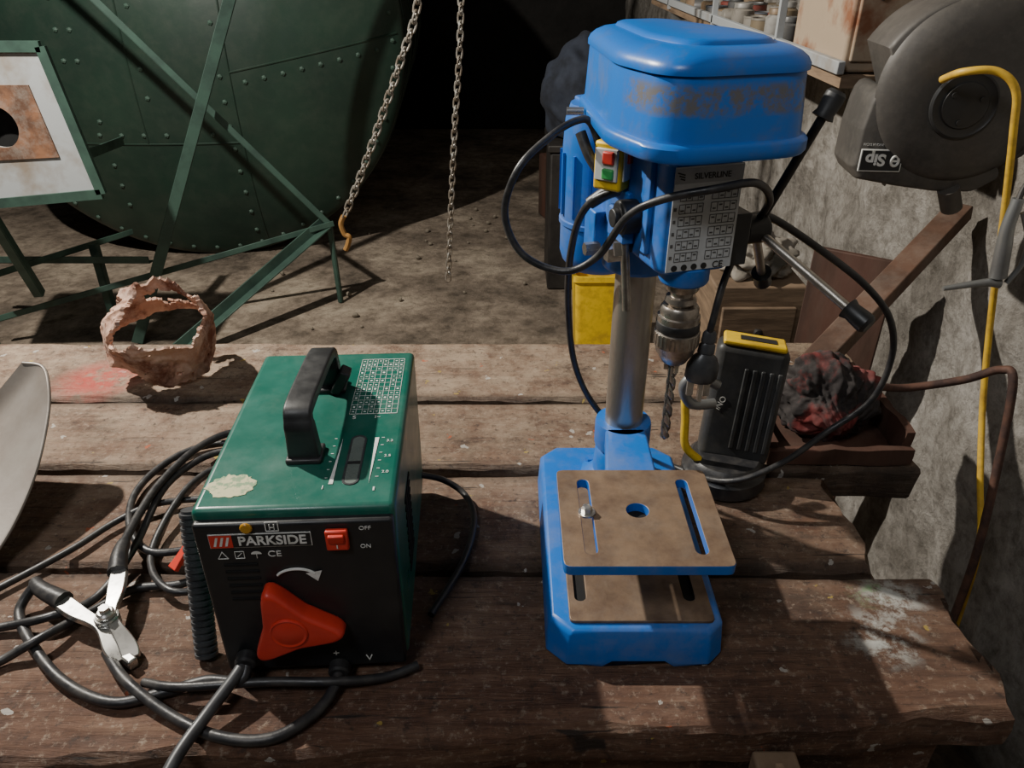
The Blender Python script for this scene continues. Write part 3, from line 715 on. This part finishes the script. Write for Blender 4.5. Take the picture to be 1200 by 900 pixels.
# rusty collar
def pipe_ring():
    bm = bmesh.new(); nn, nh = 160, 34; rad = .078; O, I = [], []
    for k in range(nn):
        a = 2 * math.pi * k / nn; ca, sa = math.cos(a), math.sin(a)
        left = max(0, -ca) ** 1.5; back = max(0, sa); front = max(0, -sa)
        top = .046 + .022 * left + .010 * back - .004 * front + .020 * noise.fractal(V((ca * 1.7, sa * 1.7, 3)), .7, 2.2, 7)
        bot = -.052 + .008 * noise.fractal(V((ca * 1.8, sa * 1.8, 13)), .8, 2, 6)
        co, ci = [], []
        for j in range(nh + 1):
            tt = j / nh; z = bot + (top - bot) * tt
            w = .014 * noise.noise(V((ca * 1.5, sa * 1.5, z * 13))) + .0035 * noise.fractal(V((ca * 5, sa * 5, z * 45)), 1, 2, 4) - .024 * tt ** 2 * left - .014 * tt ** 2 * max(0, ca) - .006 * tt ** 2
            t = .002 + .002 * abs(noise.noise(V((ca * 9, sa * 9, z * 70))))
            for lst, rr in ((co, rad + w + t), (ci, rad + w - t)): lst.append(V((rr * ca * 1.08, rr * sa * .92, z)))
        O.append(co); I.append(ci)
    mr = Matrix.Translation((-.570, 1.13, .05)) @ Euler((math.radians(31), math.radians(10), math.radians(14))).to_matrix().to_4x4()
    cr_ = lambda p: p + noise.noise_vector(p * 11) * .016
    vo = [[bm.verts.new(cr_(mr @ p)) for p in c] for c in O]; vi = [[bm.verts.new(cr_(mr @ p)) for p in c] for c in I]
    def hole(k, j):
        a = 2 * math.pi * k / nn; q = noise.fractal(V((math.cos(a) * 5, math.sin(a) * 5, j * .2)), 1, 2, 4)
        if ((a - 1.45) / .50) ** 2 + ((j - 15) / 10.5) ** 2 < 1 + .6 * q: return True
        if ((a - 2.75) / .26) ** 2 + ((j - 20) / 6.5) ** 2 < 1 + .6 * q: return True
        if ((a - 3.9) / .30) ** 2 + ((j - 33) / 11.0) ** 2 < 1 + .6 * q: return True
        if ((a - 5.2) / .22) ** 2 + ((j - 35) / 8.0) ** 2 < 1 + .6 * q: return True
        return noise.noise(V((math.cos(a) * 6, math.sin(a) * 6, j * .3))) > .58 and 2 < j < nh - 2
    H_ = [[hole(k, j) for j in range(nh)] for k in range(nn)]
    for k in range(nn):
        k2 = (k + 1) % nn
        for j in range(nh):
            if H_[k][j]: continue
            bm.faces.new((vo[k][j], vo[k2][j], vo[k2][j + 1], vo[k][j + 1])); bm.faces.new((vi[k][j], vi[k][j + 1], vi[k2][j + 1], vi[k2][j]))
            if j > 0 and H_[k][j - 1]: bm.faces.new((vo[k][j], vi[k][j], vi[k2][j], vo[k2][j]))
            if j < nh - 1 and H_[k][j + 1]: bm.faces.new((vo[k][j + 1], vo[k2][j + 1], vi[k2][j + 1], vi[k][j + 1]))
            if H_[k2][j]: bm.faces.new((vo[k2][j], vi[k2][j], vi[k2][j + 1], vo[k2][j + 1]))
            if H_[k - 1][j]: bm.faces.new((vo[k][j], vo[k][j + 1], vi[k][j + 1], vi[k][j]))
        if not H_[k][nh - 1]: bm.faces.new((vo[k][nh], vo[k2][nh], vi[k2][nh], vi[k][nh]))
        bm.faces.new((vo[k][0], vi[k][0], vi[k2][0], vo[k2][0]))
    bmesh.ops.delete(bm, geom=[v for v in bm.verts if not v.link_faces], context='VERTS')
    zmin = min(v.co.z for v in bm.verts)
    for v in bm.verts: v.co.z -= zmin - .0005
    return bm
tag(fin('rusted_pipe_collar', pipe_ring(), rust), 'wide torn corroded metal pipe collar lying on the bench', 'pipe section')

# ------------------------------------------------------------------ right bench clutter
wl = thing('work_light', 'dark grey ribbed cordless work light with yellow trim on round base', 'work light', (.288, .85, 0))
bm = lathe([(.052, 0), (.056, .004), (.056, .022), (.052, .026), (.050, .034), (.044, .040), (.0001, .041)], 44, None, Matrix.Translation((.288, .85, 0)))
fin('base', bm, rubber, wl, world=True)
mw = Matrix.Translation((.309, .882, .105)) @ Euler((math.radians(-12), math.radians(3), math.radians(-16))).to_matrix().to_4x4()
fin('body', inm(box((.092, .054, .162)), mw), casing_g, wl, world=True, bevel=.011, seg=5)
for i in range(5):
    fin('casing_rib', inm(box((.0060, .004, .112), (-.004 + i * .0105, -.0275, -.004)), mw), casing_g, wl, world=True, bevel=.0015)
fin('cap', inm(box((.080, .052, .008), (0, 0, .0825)), mw), yellow, wl, world=True, bevel=.003)
fin('cap_label', inm(box((.046, .022, .002), (.004, -.004, .0865)), mw), black_i, wl, world=True)
fin('side_trim', sweep(mm([(222, 850, 140), (226, 845, 100), (230, 842, 60), (250, 840, 38)]), .0055), yellow, wl, world=True)
fin('hinge_bracket', sweep(mm([(262, 845, 150), (232, 842, 165), (218, 842, 150), (230, 842, 125), (262, 850, 120)]), .007), galv, wl, world=True)
to = text('iNO', .011, white, wl, (0, 0, 0), name='lettering')
to.data.transform(mw @ Matrix.Translation((-.028, -.0276, .0)) @ Matrix.Rotation(math.pi / 2, 4, 'X') @ Matrix.Rotation(math.radians(70), 4, 'Z')); to.matrix_parent_inverse = wl.matrix_basis.inverted()

tray = thing('wooden_tray', 'battered low dark wooden box holding a cloth bundle', 'tray', (.45, .96, 0))
for i, (s, l) in enumerate((((.20, .012, .024), (.46, .885, .0128)), ((.20, .012, .035), (.46, 1.055, .0185)), ((.012, .158, .048), (.554, .970, .0248)), ((.012, .158, .030), (.366, .970, .0158)))):
    bm = box(s, l); bmesh.ops.subdivide_edges(bm, edges=bm.edges, cuts=8, use_grid_fill=True); displace(bm, .005, 25, i)
    for v in bm.verts: v.co.z = max(v.co.z, .0005)
    fin('side', bm, redwood, tray, world=True)
fin('bottom', box((.176, .158, .006), (.46, .970, .004)), redwood, tray, world=True)
# ragged ribbed cloth bundle
bm = bmesh.new(); bmesh.ops.create_icosphere(bm, subdivisions=6, radius=1)
for v in bm.verts:
    n = v.co.normalized(); az = math.atan2(n.z + .45, n.x - .15)
    k = 1 + .26 * noise.fractal(n * 1.5 + V((4, 4, 4)), 1.1, 2, 3) + .040 * math.sin(az * 26 + 6 * noise.noise(n * 1.6)) + .03 * noise.fractal(V((n.x * 12, n.y * 4, n.z * 12)), 1, 2, 3)
    v.co = V((.459 + n.x * k * .068, .965 + n.y * k * .054, .060 + max(n.z * k, -.80) * .066))
    v.co.x = min(max(v.co.x, .376), .545) if v.co.z < .05 else v.co.x
gl = tag(fin('cloth_bundle', bm, fabric, auto=False), 'ragged dark red and black ribbed fabric bundle in the box', 'cloth')
def cloth(name, label, cat, c, s, mat, seed, amp=.25, fq=2.5, sub=5, ridge=9, ra=.12):
    bm = bmesh.new(); bmesh.ops.create_icosphere(bm, subdivisions=sub, radius=1)
    for v in bm.verts:
        n = v.co.normalized(); k = 1 + amp * noise.fractal(n * fq + V((seed,) * 3), 1.2, 2, 3)
        k += ra * math.sin(math.atan2(n.z + .6, n.x) * ridge + 2.5 * noise.noise(n * 1.6 + V((seed,) * 3)))
        v.co = V((n.x * k * s[0], n.y * k * s[1], max(n.z * k, -.72) * s[2])) + V(c)
    return tag(fin(name, bm, mat, auto=False), label, cat)
rod = mm([(574, 1034, 38), (625, 1045, 30), (698, 1030, 53), (741, 1020, 76), (753, 1000, 63), (757, 970, -83), (750, 940, -195), (748, 930, -300), (745, 925, -520), (745, 925, -744)])
tag(fin('bent_rod', sweep(rod, .0065, 10), rustrod), 'bent rusty iron rod standing against the wall', 'rod')
m, L = axis_m((.50, 1.125, .022), (.866, 1.452, .190))
bm = inm(box((.045, .03, L), (0, 0, L / 2)), m)
tag(fin('timber_beam', bm, beamw, bevel=.003), 'dark wooden beam leaning from bench to wall', 'beam')

# ------------------------------------------------------------------ hose reel
hr = thing('hose_reel', 'dusty black wall-mounted air hose reel with yellow hose', 'hose reel', (.676, 1.2, .443))
s = .00122
out = [(-108, 15), (-117, -45), (-118, -92), (-108, -108), (-60, -116), (-10, -122), (40, -122), (76, -100)]
out = rpoly([(x * s, y * s) for x, y in out], [.06, .010, .008, .010, .02, .02, .03, .03], 5)
arcp = [(.145 * math.cos(math.radians(a)), .148 * math.sin(math.radians(a)) * .93) for a in range(-42, 154, 5)]
outline = out + arcp
def rr_(sc, y): return [(x * sc, y, z * sc) for x, z in outline]
hm = Euler((0, 0, math.radians(-5))).to_matrix().to_4x4()
bm = loft([rr_(.97, .11), rr_(1, .10), rr_(1, .024), rr_(.995, .014), rr_(.985, .007), rr_(.970, .002), rr_(.95, 0), rr_(.6, -.001)])
mdz = hm @ Matrix.Translation((0, .002, .002)) @ Matrix.Rotation(math.pi / 2, 4, 'X')
inm(bm, hm)
lathe([(.132, -.002), (.129, .004), (.122, .010), (.110, .016), (.095, .020), (.075, .0225), (.05, .024), (.0001, .024)], 72, bm, mdz)
reel_body = fin('reel_case', bm, reelm, hr)
bm = bmesh.new(); mz = hm @ Matrix.Translation((-.012, -.020, -.012)) @ Matrix.Rotation(math.pi / 2, 4, 'X')
lathe([(.048, 0), (.048, .005), (.045, .007), (.042, .005), (.034, .005), (.032, .008), (.0001, .009)], 44, bm, mz)
for k in range(3):
    a = 2 * math.pi * k / 3 + .4; lathe([(.004, .007), (.004, .0105)], 10, bm, mz @ Matrix.Translation((.024 * math.cos(a), .024 * math.sin(a), 0)))
fin('hub_cap', bm, M('reel_hub_black', (.03, .03, .03), .5), reel_body)
BX, BZ = -.1035, -.099
bdg = fin('badge', inm(box((.064, .003, .034), (BX, -.002, BZ)), hm), whitep, reel_body, bevel=.0008)
fin('badge_field', inm(box((.060, .001, .030), (BX, -.0037, BZ)), hm), black_i, bdg)
t = text('Sip', .0245, white, bdg, (0, 0, 0), bold=.0009, sx=1.05); t.data.transform(hm @ Matrix.Translation((BX - .009, -.0044, BZ + .002)) @ Matrix.Rotation(math.pi / 2, 4, 'X') @ Matrix.Rotation(math.pi, 4, 'Z'))
bm = sweep([hm @ V((BX + .0205 + .0055 * math.cos(a), -.0044, BZ + .0075 * math.sin(a))) for a in [math.radians(q) for q in range(0, 360, 15)]], .0022, 6, closed=True, smooth=False)
add_box(bm, (.012, .001, .003), hm @ V((BX + .0205, -.0044, BZ)))
fin('badge_emblem', bm, white, bdg)
t = text('POWERED BY INNOVATION', .0054, white, reel_body, (0, 0, 0)); t.data.transform(hm @ Matrix.Translation((BX + .004, -.0014, BZ + .024)) @ Matrix.Rotation(math.pi / 2, 4, 'X') @ Matrix.Rotation(math.pi, 4, 'Z'))
bm = box((.10, .03, .18), (.15, .10, .0)); add_box(bm, (.03, .09, .22), (.201, .10, 0)); fin('wall_bracket', bm, darkmetal, hr, bevel=.003)
fin('hose_outlet', cyl((.01, .0, -.14), (.03, .01, -.175), .016, 16), reelm, hr)
H = [(.615, 1.168, .468), (.618, 1.125, .484), (.655, 1.11, .487), (.682, 1.10, .465), (.700, 1.105, .410), (.735, 1.12, .286), (.775, 1.13, .112), (.797, 1.11, -.037), (.80, 1.056, -.155), (.80, 1.0, -.260), (.79, .97, -.40), (.78, .95, -.60), (.77, .94, -.742)]
fin('air_hose', sweep(H, .0054, 12), hosey, hr, world=True)
bg = thing('air_blow_gun', 'grey metal air blow gun hanging beside the hose', 'air tool', (.705, 1.05, .25))
fin('handle', sweep([(.702, 1.05, .330), (.700, 1.05, .290), (.704, 1.05, .260), (.710, 1.05, .215)], [.008, .012], 16), galv, bg, world=True)
fin('nozzle', sweep([(.715, 1.05, .205), (.690, 1.05, .205), (.635, 1.05, .196)], [.008, .0035], 14), galv, bg, world=True)
fin('trigger', sweep([(.715, 1.05, .31), (.735, 1.05, .27), (.738, 1.05, .235), (.725, 1.05, .205)], .004, 8), galv, bg, world=True)
fin('hook', sweep([(.702, 1.05, .32), (.72, 1.06, .355), (.79, 1.06, .36), (.895, 1.06, .34)], .004, 8), darkmetal, bg, world=True)

# ------------------------------------------------------------------ shelf on the right wall
sf = thing('wall_shelf', 'white-edged long wall shelf crowded with jars', 'shelf', (.72, 2.4, .42))
fin('shelf_board', box((.30, 2.1, .02), (.725, 2.48, .425)), tanwood, sf, world=True)
fin('shelf_edge', box((.014, 2.1, .022), (.572, 2.48, .448)), greyp, sf, world=True, bevel=.002)
for y in (1.80, 2.4, 3.1):
    fin('shelf_bracket', box((.29, .02, .02), (.725, y, .40)), galv, sf, world=True)
    fin('shelf_post', box((.014, .014, .35), (.572, y, .60)), greyp, sf, world=True)
bm = box((.13, .04, .03), (.0, 0, 0)); add_box(bm, (.13, .004, .07), (0, -.02, -.02))
fin('end_bracket', inm(bm, Matrix.Translation((.70, 1.42, .398)) @ Euler((0, .1, .25)).to_matrix().to_4x4()), galv, sf, world=True, bevel=.002)
cols = [(.24, .22, .19), (.20, .05, .04), (.07, .08, .10), (.18, .14, .09), (.10, .10, .10), (.22, .15, .09), (.30, .29, .27)]
jm = [M('tin_paint_%s' % n, c, .5, .1, tuple(x * .35 for x in c), 25, dust=.5, dcol=(.18, .16, .13)) for n, c in zip(('cream', 'red', 'blue', 'ochre', 'grey', 'orange', 'white'), cols)]
for i in range(48):
    y = 1.86 + (i % 16) * .10 + random.uniform(-.008, .008); x = (.615, .70, .79)[i // 16] + random.uniform(-.004, .004)
    kind = random.choice((0, 1, 2, 1)); r = (.028, .034, .020)[kind] * random.uniform(.8, 1.05); hgt = (.06, .04, .085)[kind] * random.uniform(.7, 1.2)
    e = thing(('jar', 'paint_tin', 'tube')[kind], ('dusty screw-top jar on the wall shelf', 'small dented paint tin on the wall shelf', 'tube lying on its side on the wall shelf')[kind], ('jar', 'tin', 'tube')[kind], (x, y, .4355), group='jars and tins on the wall shelf')
    if kind == 0: pb = [(r * .9, 0), (r, .006), (r, hgt * .75), (r * .7, hgt * .85)]; pl = [(r * .8, hgt * .85), (r * .8, hgt), (r * .75, hgt + .002)]
    elif kind == 1: pb = [(r, 0), (r, hgt)]; pl = [(r * 1.04, hgt), (r * 1.04, hgt + .004), (r * .9, hgt + .004), (r * .88, hgt + .001)]
    else: pb = [(r * .9, 0), (r, .004), (r, hgt * .8), (r * .45, hgt * .92)]; pl = [(r * .5, hgt * .92), (r * .5, hgt * 1.1)]
    mt = Matrix() if kind < 2 else Matrix.Translation((0, 0, r)) @ Matrix.Rotation(random.uniform(-.4, .4), 4, 'Z') @ Matrix.Translation((-.03, 0, 0)) @ Matrix.Rotation(math.pi / 2, 4, 'Y')
    fin('body', lathe(pb, 20, None, mt), random.choice(jm), e); fin('lid', lathe(pl, 20, None, mt), random.choice(jm), e)
tc_ = thing('tin_cabinet', 'pale tin cabinet with rust stains beside the reel', 'cabinet', (.715, 1.59, .4362))
fin('body', box((.27, .28, .30), (0, 0, .151)), rustcab, tc_, bevel=.006)
fin('door', box((.25, .008, .26), (0, -.143, .15)), rustcab, tc_, bevel=.003)
fin('handle', sweep([(-.09, -.148, .12), (-.09, -.162, .13), (-.09, -.162, .17), (-.09, -.148, .18)], .004), galv, tc_)
bm = bmesh.new(); add_box(bm, (.02, .02, .22), (.855, 1.85, .27), (0, .0, 0)); add_box(bm, (.05, .03, .03), (.85, 1.85, .38))
tag(fin('hanging_file', bm, galv, bevel=.003), 'flat grey metal tool hanging on the wall', 'tool')

# ------------------------------------------------------------------ background floor things
cb = thing('wooden_cabinet', 'old tan wooden cabinet with a drawer near the wall', 'cabinet', (.60, 1.86, -.75))
fin('body', box((.22, .30, .67), (0, 0, .336)), tanwood, cb, bevel=.004)
fin('drawer', box((.18, .012, .12), (0, -.155, .56)), tanwood, cb, bevel=.003)
fin('door', box((.18, .012, .40), (0, -.155, .26)), tanwood, cb, bevel=.003)
fin('knob', lathe([(.006, 0), (.006, .01), (.012, .015), (.010, .022), (.0001, .024)], 16, None, Matrix.Translation((0, -.16, .56)) @ Matrix.Rotation(math.pi / 2, 4, 'X')), darkmetal, cb)
cloth('rag', 'crumpled grey and white rag on the wooden cabinet', 'rag', (.60, 1.80, -.035), (.09, .07, .06), greycloth, 8, .35)
bm = box((.17, .015, .82), (0, 0, .41))
tag(fin('board', bm, redwood, loc=(.70, 1.50, -.749), rot=(math.radians(-3), 0, math.radians(-35)), bevel=.002), 'reddish brown board standing against the wall', 'board')
jc = thing('plastic_crate', 'yellow plastic crate standing on the concrete floor', 'crate', (.335, 2.6, -.75))
bm = bmesh.new(); Rg = []
for w, d, z in ((.095, .075, 0), (.115, .095, .355), (.122, .102, .355), (.122, .102, .375), (.110, .090, .375), (.090, .070, .012)):
    Rg.append([(x, y, z) for x, y in rpoly([(-w, -d), (w, -d), (w, d), (-w, d)], .02, 4)])
loft(Rg, bm); fin('body', bm, yellow, jc)
# clutter; the dark box and crate are added to darken the back floor
tc2 = thing('dark_filler_box', 'tall dark box added to darken the back floor', 'box', (.33, 3.45, -.75))
fin('body', box((.34, .36, .62), (0, 0, .311)), darkmetal, tc2, bevel=.01)
fin('lid', box((.36, .38, .03), (0, 0, .636)), darkmetal, tc2, bevel=.005)
cloth('jacket', 'dark blue jacket heaped over the tall box', 'jacket', (.30, 3.42, .07), (.17, .16, .22), tarp, 5, .14, 1.5, 5, 8, .08)
bm = box((.5, .4, .35), (0, 0, .175)); tag(fin('dark_filler_crate', bm, redwood, loc=(.45, 4.3, -.75), rot=(0, 0, .3), bevel=.01), 'dark wooden crate added to darken the back floor', 'crate')
rub = M('rubble', (.2, .17, .13), .9)
for i in range(24):
    x = random.uniform(-1.1, .1); y = random.uniform(2.8, 4.5); q = random.uniform(.006, .014)
    bm = bmesh.new(); bmesh.ops.create_icosphere(bm, subdivisions=2, radius=q); displace(bm, q * .5, 40, i)
    zm = min(v.co.z for v in bm.verts)
    tag(fin('stone', bm, rub, loc=(x, y, -.75 - zm)), 'small piece of rubble on the concrete floor', 'rubble', 'rubble on the floor')

# ------------------------------------------------------------------ boiler
bo = thing('boiler', 'large shade-darkened green riveted cylindrical boiler shell', 'boiler', (-1.55, 4.6, -.75), math.radians(4))
RB = 1.0
DP = .26
def dish(x, y): return DP * max(0, 1 - (x * x + y * y) / (RB * RB)) ** .85
mb = Matrix.Translation((0, -.86, 1.0)) @ Matrix.Rotation(math.pi / 2, 4, 'X')
prof = [(RB * k / 32, dish(RB * k / 32, 0)) for k in range(1, 32)] + [(RB * .992, .006), (RB, -.012)]
fin('end_plate', lathe([(.001, DP)] + prof + [(RB, -.04)], 96, None, mb), dkgreen, bo)
bm = lathe([(RB - .004, -.03), (RB - .004, -2.2), (RB * .6, -2.3), (.001, -2.32)], 96, None, mb)
for z in (-.12, -.75, -1.4, -2.1): lathe([(RB - .004, z + .04), (RB + .006, z + .04), (RB + .006, z - .04), (RB - .004, z - .04)], 96, bm, mb)
fin('barrel', bm, dkgreen, bo)
bm = bmesh.new(); riv = []
for k in range(52):
    a = 2 * math.pi * k / 52; riv.append((.95 * math.cos(a), .95 * math.sin(a)))
for k in range(8): riv.append((.32 + k * .08, -.14 + .015 * k))
for k in range(17): riv.append((.22, -.85 + k * .105))
for k in range(9): riv.append((-.66 + k * .1, -.36))
for k in range(5): riv.append((-.34, -.3 - k * .1)); riv.append((-.42, -.05 + k * .12)); riv.append((-.36, -.05 + k * .12))
for k in range(6): riv.append((-.1, -.2 + k * .12))
for x, y in riv:
    if x * x + y * y > .97: continue
    r = bmesh.ops.create_icosphere(bm, subdivisions=1, radius=.012)
    bmesh.ops.transform(bm, matrix=mb @ Matrix.Translation((x, y, dish(x, y))), verts=r['verts'])
rv = fin('rivets', bm, M('boiler_rivet_paint', (.05, .09, .07), .45), bo); rv['kind'] = 'stuff'
def seam(x0, y0, x1, y1):
    n = 24; fin('plate_seam', sweep([mb @ V((x0 + (x1 - x0) * i / n, y0 + (y1 - y0) * i / n, dish(x0 + (x1 - x0) * i / n, y0 + (y1 - y0) * i / n) + .001)) for i in range(n + 1)], .0045, 6, smooth=False), dkgreen, bo)
seam(.26, -.95, .26, .94); seam(.26, -.10, .97, .03); seam(-.9, -.4, .26, -.4); seam(-.15, -.4, -.15, .9)
st = thing('angle_iron_stand', 'green angle-iron braced stand with pale hatch panel', 'metal stand', (-1.3, 2.9, -.75))
def angle(p, q, w, t=.006):
    m, L = axis_m(p, q); bm = box((w, t, L), (0, 0, L / 2)); add_box(bm, (t, w, L), (-w / 2, w / 2, L / 2)); inm(bm, m)
    return fin('brace', bm, frgreen, st, world=True, bevel=.001)
angle((-1.475, 2.735, -.745), (-.62, 3.18, 1.30), .040)
angle((-2.0, 2.75, 1.2), (-.764, 3.1, -.39), .022)
angle((-.764, 3.1, -.39), (-1.29, 2.57, -.745), .042)
angle((-1.983, 2.7, -.633), (-.74, 3.1, -.385), .022)
angle((-.764, 3.1, -.39), (-.76, 3.12, -.745), .016)
angle((-2.1, 2.9, -.47), (-1.40, 2.82, -.44), .026)
angle((-1.88, 2.6, -.415), (-1.62, 3.15, -.44), .022)
angle((-1.66, 2.9, -.40), (-1.66, 2.9, -.745), .028)
angle((-1.98, 2.6, -.60), (-1.98, 2.6, -.745), .03)
outer = [(-1.80, .375), (-1.363, .375), (-1.30, -.055), (-1.80, -.10)]
holec = circ(-1.56, .15, .062, 36)
def toY(bm, y):
    for v in bm.verts: v.co = V((v.co.x, y - v.co.z, v.co.y))
    return bm
fin('hatch_panel', toY(prism(outer, [holec], 0, .008), 2.42), greyp, st, world=True)
ins = [(-1.78, .27), (-1.43, .27), (-1.40, .06), (-1.78, .04)]
fin('hatch_plate', toY(prism(ins, [holec], 0, .006), 2.412), rustpl, st, world=True)
bm = bmesh.new()
for a, b in zip(outer, outer[1:] + outer[:1]):
    m, L = axis_m((a[0], 2.41, a[1]), (b[0], 2.41, b[1])); b2 = box((.014, .03, L), (0, 0, L / 2)); inm(b2, m)
    me_ = bpy.data.meshes.new('t'); b2.to_mesh(me_); b2.free(); bm.from_mesh(me_)
fin('hatch_frame', bm, frgreen, st, world=True)
fin('hatch_hole_shade', toY(prism([(-1.66, .25), (-1.46, .25), (-1.46, .05), (-1.66, .05)], [], 0, .004), 2.47), dark, st, world=True)  # added near-black sheet, paints the shade seen through the hatch hole
angle((-1.42, 2.44, .02), (-1.42, 2.84, .0), .03); angle((-1.72, 2.44, -.09), (-1.75, 2.62, -.50), .03)

# ------------------------------------------------------------------ chains
def chain(name, label, pts, L=.034, w=.0085, r=.0024):
    path = catmull(pts, 30); bm = bmesh.new()
    acc = [0]
    for a, b in zip(path[:-1], path[1:]): acc.append(acc[-1] + (b - a).length)
    pitch = L - 2 * r * 1.7; n = int(acc[-1] / pitch); j = 0
    for k in range(n):
        dd = (k + .5) * pitch
        while j < len(acc) - 2 and acc[j + 1] < dd: j += 1
        f = (dd - acc[j]) / (acc[j + 1] - acc[j]); p = path[j].lerp(path[j + 1], f); t = (path[j + 1] - path[j]).normalized()
        m = Matrix.Translation(p) @ t.to_track_quat('Z', 'Y').to_matrix().to_4x4() @ Matrix.Rotation(math.pi / 2 * (k % 2) + .4, 4, 'Z')
        lp = []
        for q in range(12):
            a = 2 * math.pi * q / 12; lp.append(m @ V((w * math.cos(a), 0, (L / 2 - w) * (1 if math.sin(a) > 0 else -1) * (1 if abs(math.sin(a)) > .1 else 0) + w * math.sin(a))))
        sweep(lp, r, 6, closed=True, smooth=False, bm=bm)
    root = thing(name, label, 'chain', pts[-1])
    lk = fin('links', bm, chainm, root, world=True); lk['kind'] = 'stuff'
    return root
c1 = chain('hanging_chain', 'steel chain hanging in a curve with a rusty end hook', mm([(-170, 2200, 2190), (-190, 2200, 1300), (-212, 2200, 750), (-241, 2200, 508), (-295, 2200, 366), (-357, 2200, 224), (-426, 2200, 72), (-494, 2200, -65)]), w=.010, r=.003)
fin('hook', sweep(mm([(-494, 2200, -60), (-505, 2200, -85), (-498, 2200, -115), (-485, 2200, -125), (-492, 2200, -150), (-500, 2200, -165)]), .008, 8), M('rust_orange_hook', (.35, .18, .05), .7, .3), c1, world=True)
chain('hanging_chain', 'rusty thin steel chain hanging straight down', mm([(-100, 2200, 2190), (-110, 2200, 1200), (-131, 2200, 508), (-159, 2200, 190), (-180, 2200, -60), (-197, 2200, -281)]), L=.030, w=.008, r=.0026)

# ------------------------------------------------------------------ lights
def area(name, loc, tgt, size, energy, col):
    l = bpy.data.lights.new(name, 'AREA'); l.size = size; l.energy = energy; l.color = col
    o = bpy.data.objects.new(name, l); o.location = loc; o.rotation_euler = (V(tgt) - V(loc)).to_track_quat('-Z', 'Y').to_euler(); C.objects.link(o); return o
l = bpy.data.lights.new('workshop_lamp', 'POINT'); l.energy = 370; l.color = (1, .94, .84); l.shadow_soft_size = .025
o = bpy.data.objects.new('workshop_lamp', l); o.location = (-1.50, 1.50, 1.65); C.objects.link(o)
area('fill_light', (-.6, -.4, 1.7), (.1, .8, .2), .4, 11, (.95, .97, 1))  # added soft fill from above the camera, not a real lamp
w = bpy.data.worlds.new('world'); bpy.context.scene.world = w; w.use_nodes = True
w.node_tree.nodes['Background'].inputs[0].default_value = (.5, .55, .65, 1); w.node_tree.nodes['Background'].inputs[1].default_value = .008
# ------------------------------------------------------------------ camera
cd = bpy.data.cameras.new('camera'); cd.lens = 27; cd.sensor_width = 36; cd.clip_start = .02
co = bpy.data.objects.new('camera', cd); co.location = (0, 0, .64); co.rotation_euler = (math.radians(60), 0, 0); C.objects.link(co)
bpy.context.scene.camera = co
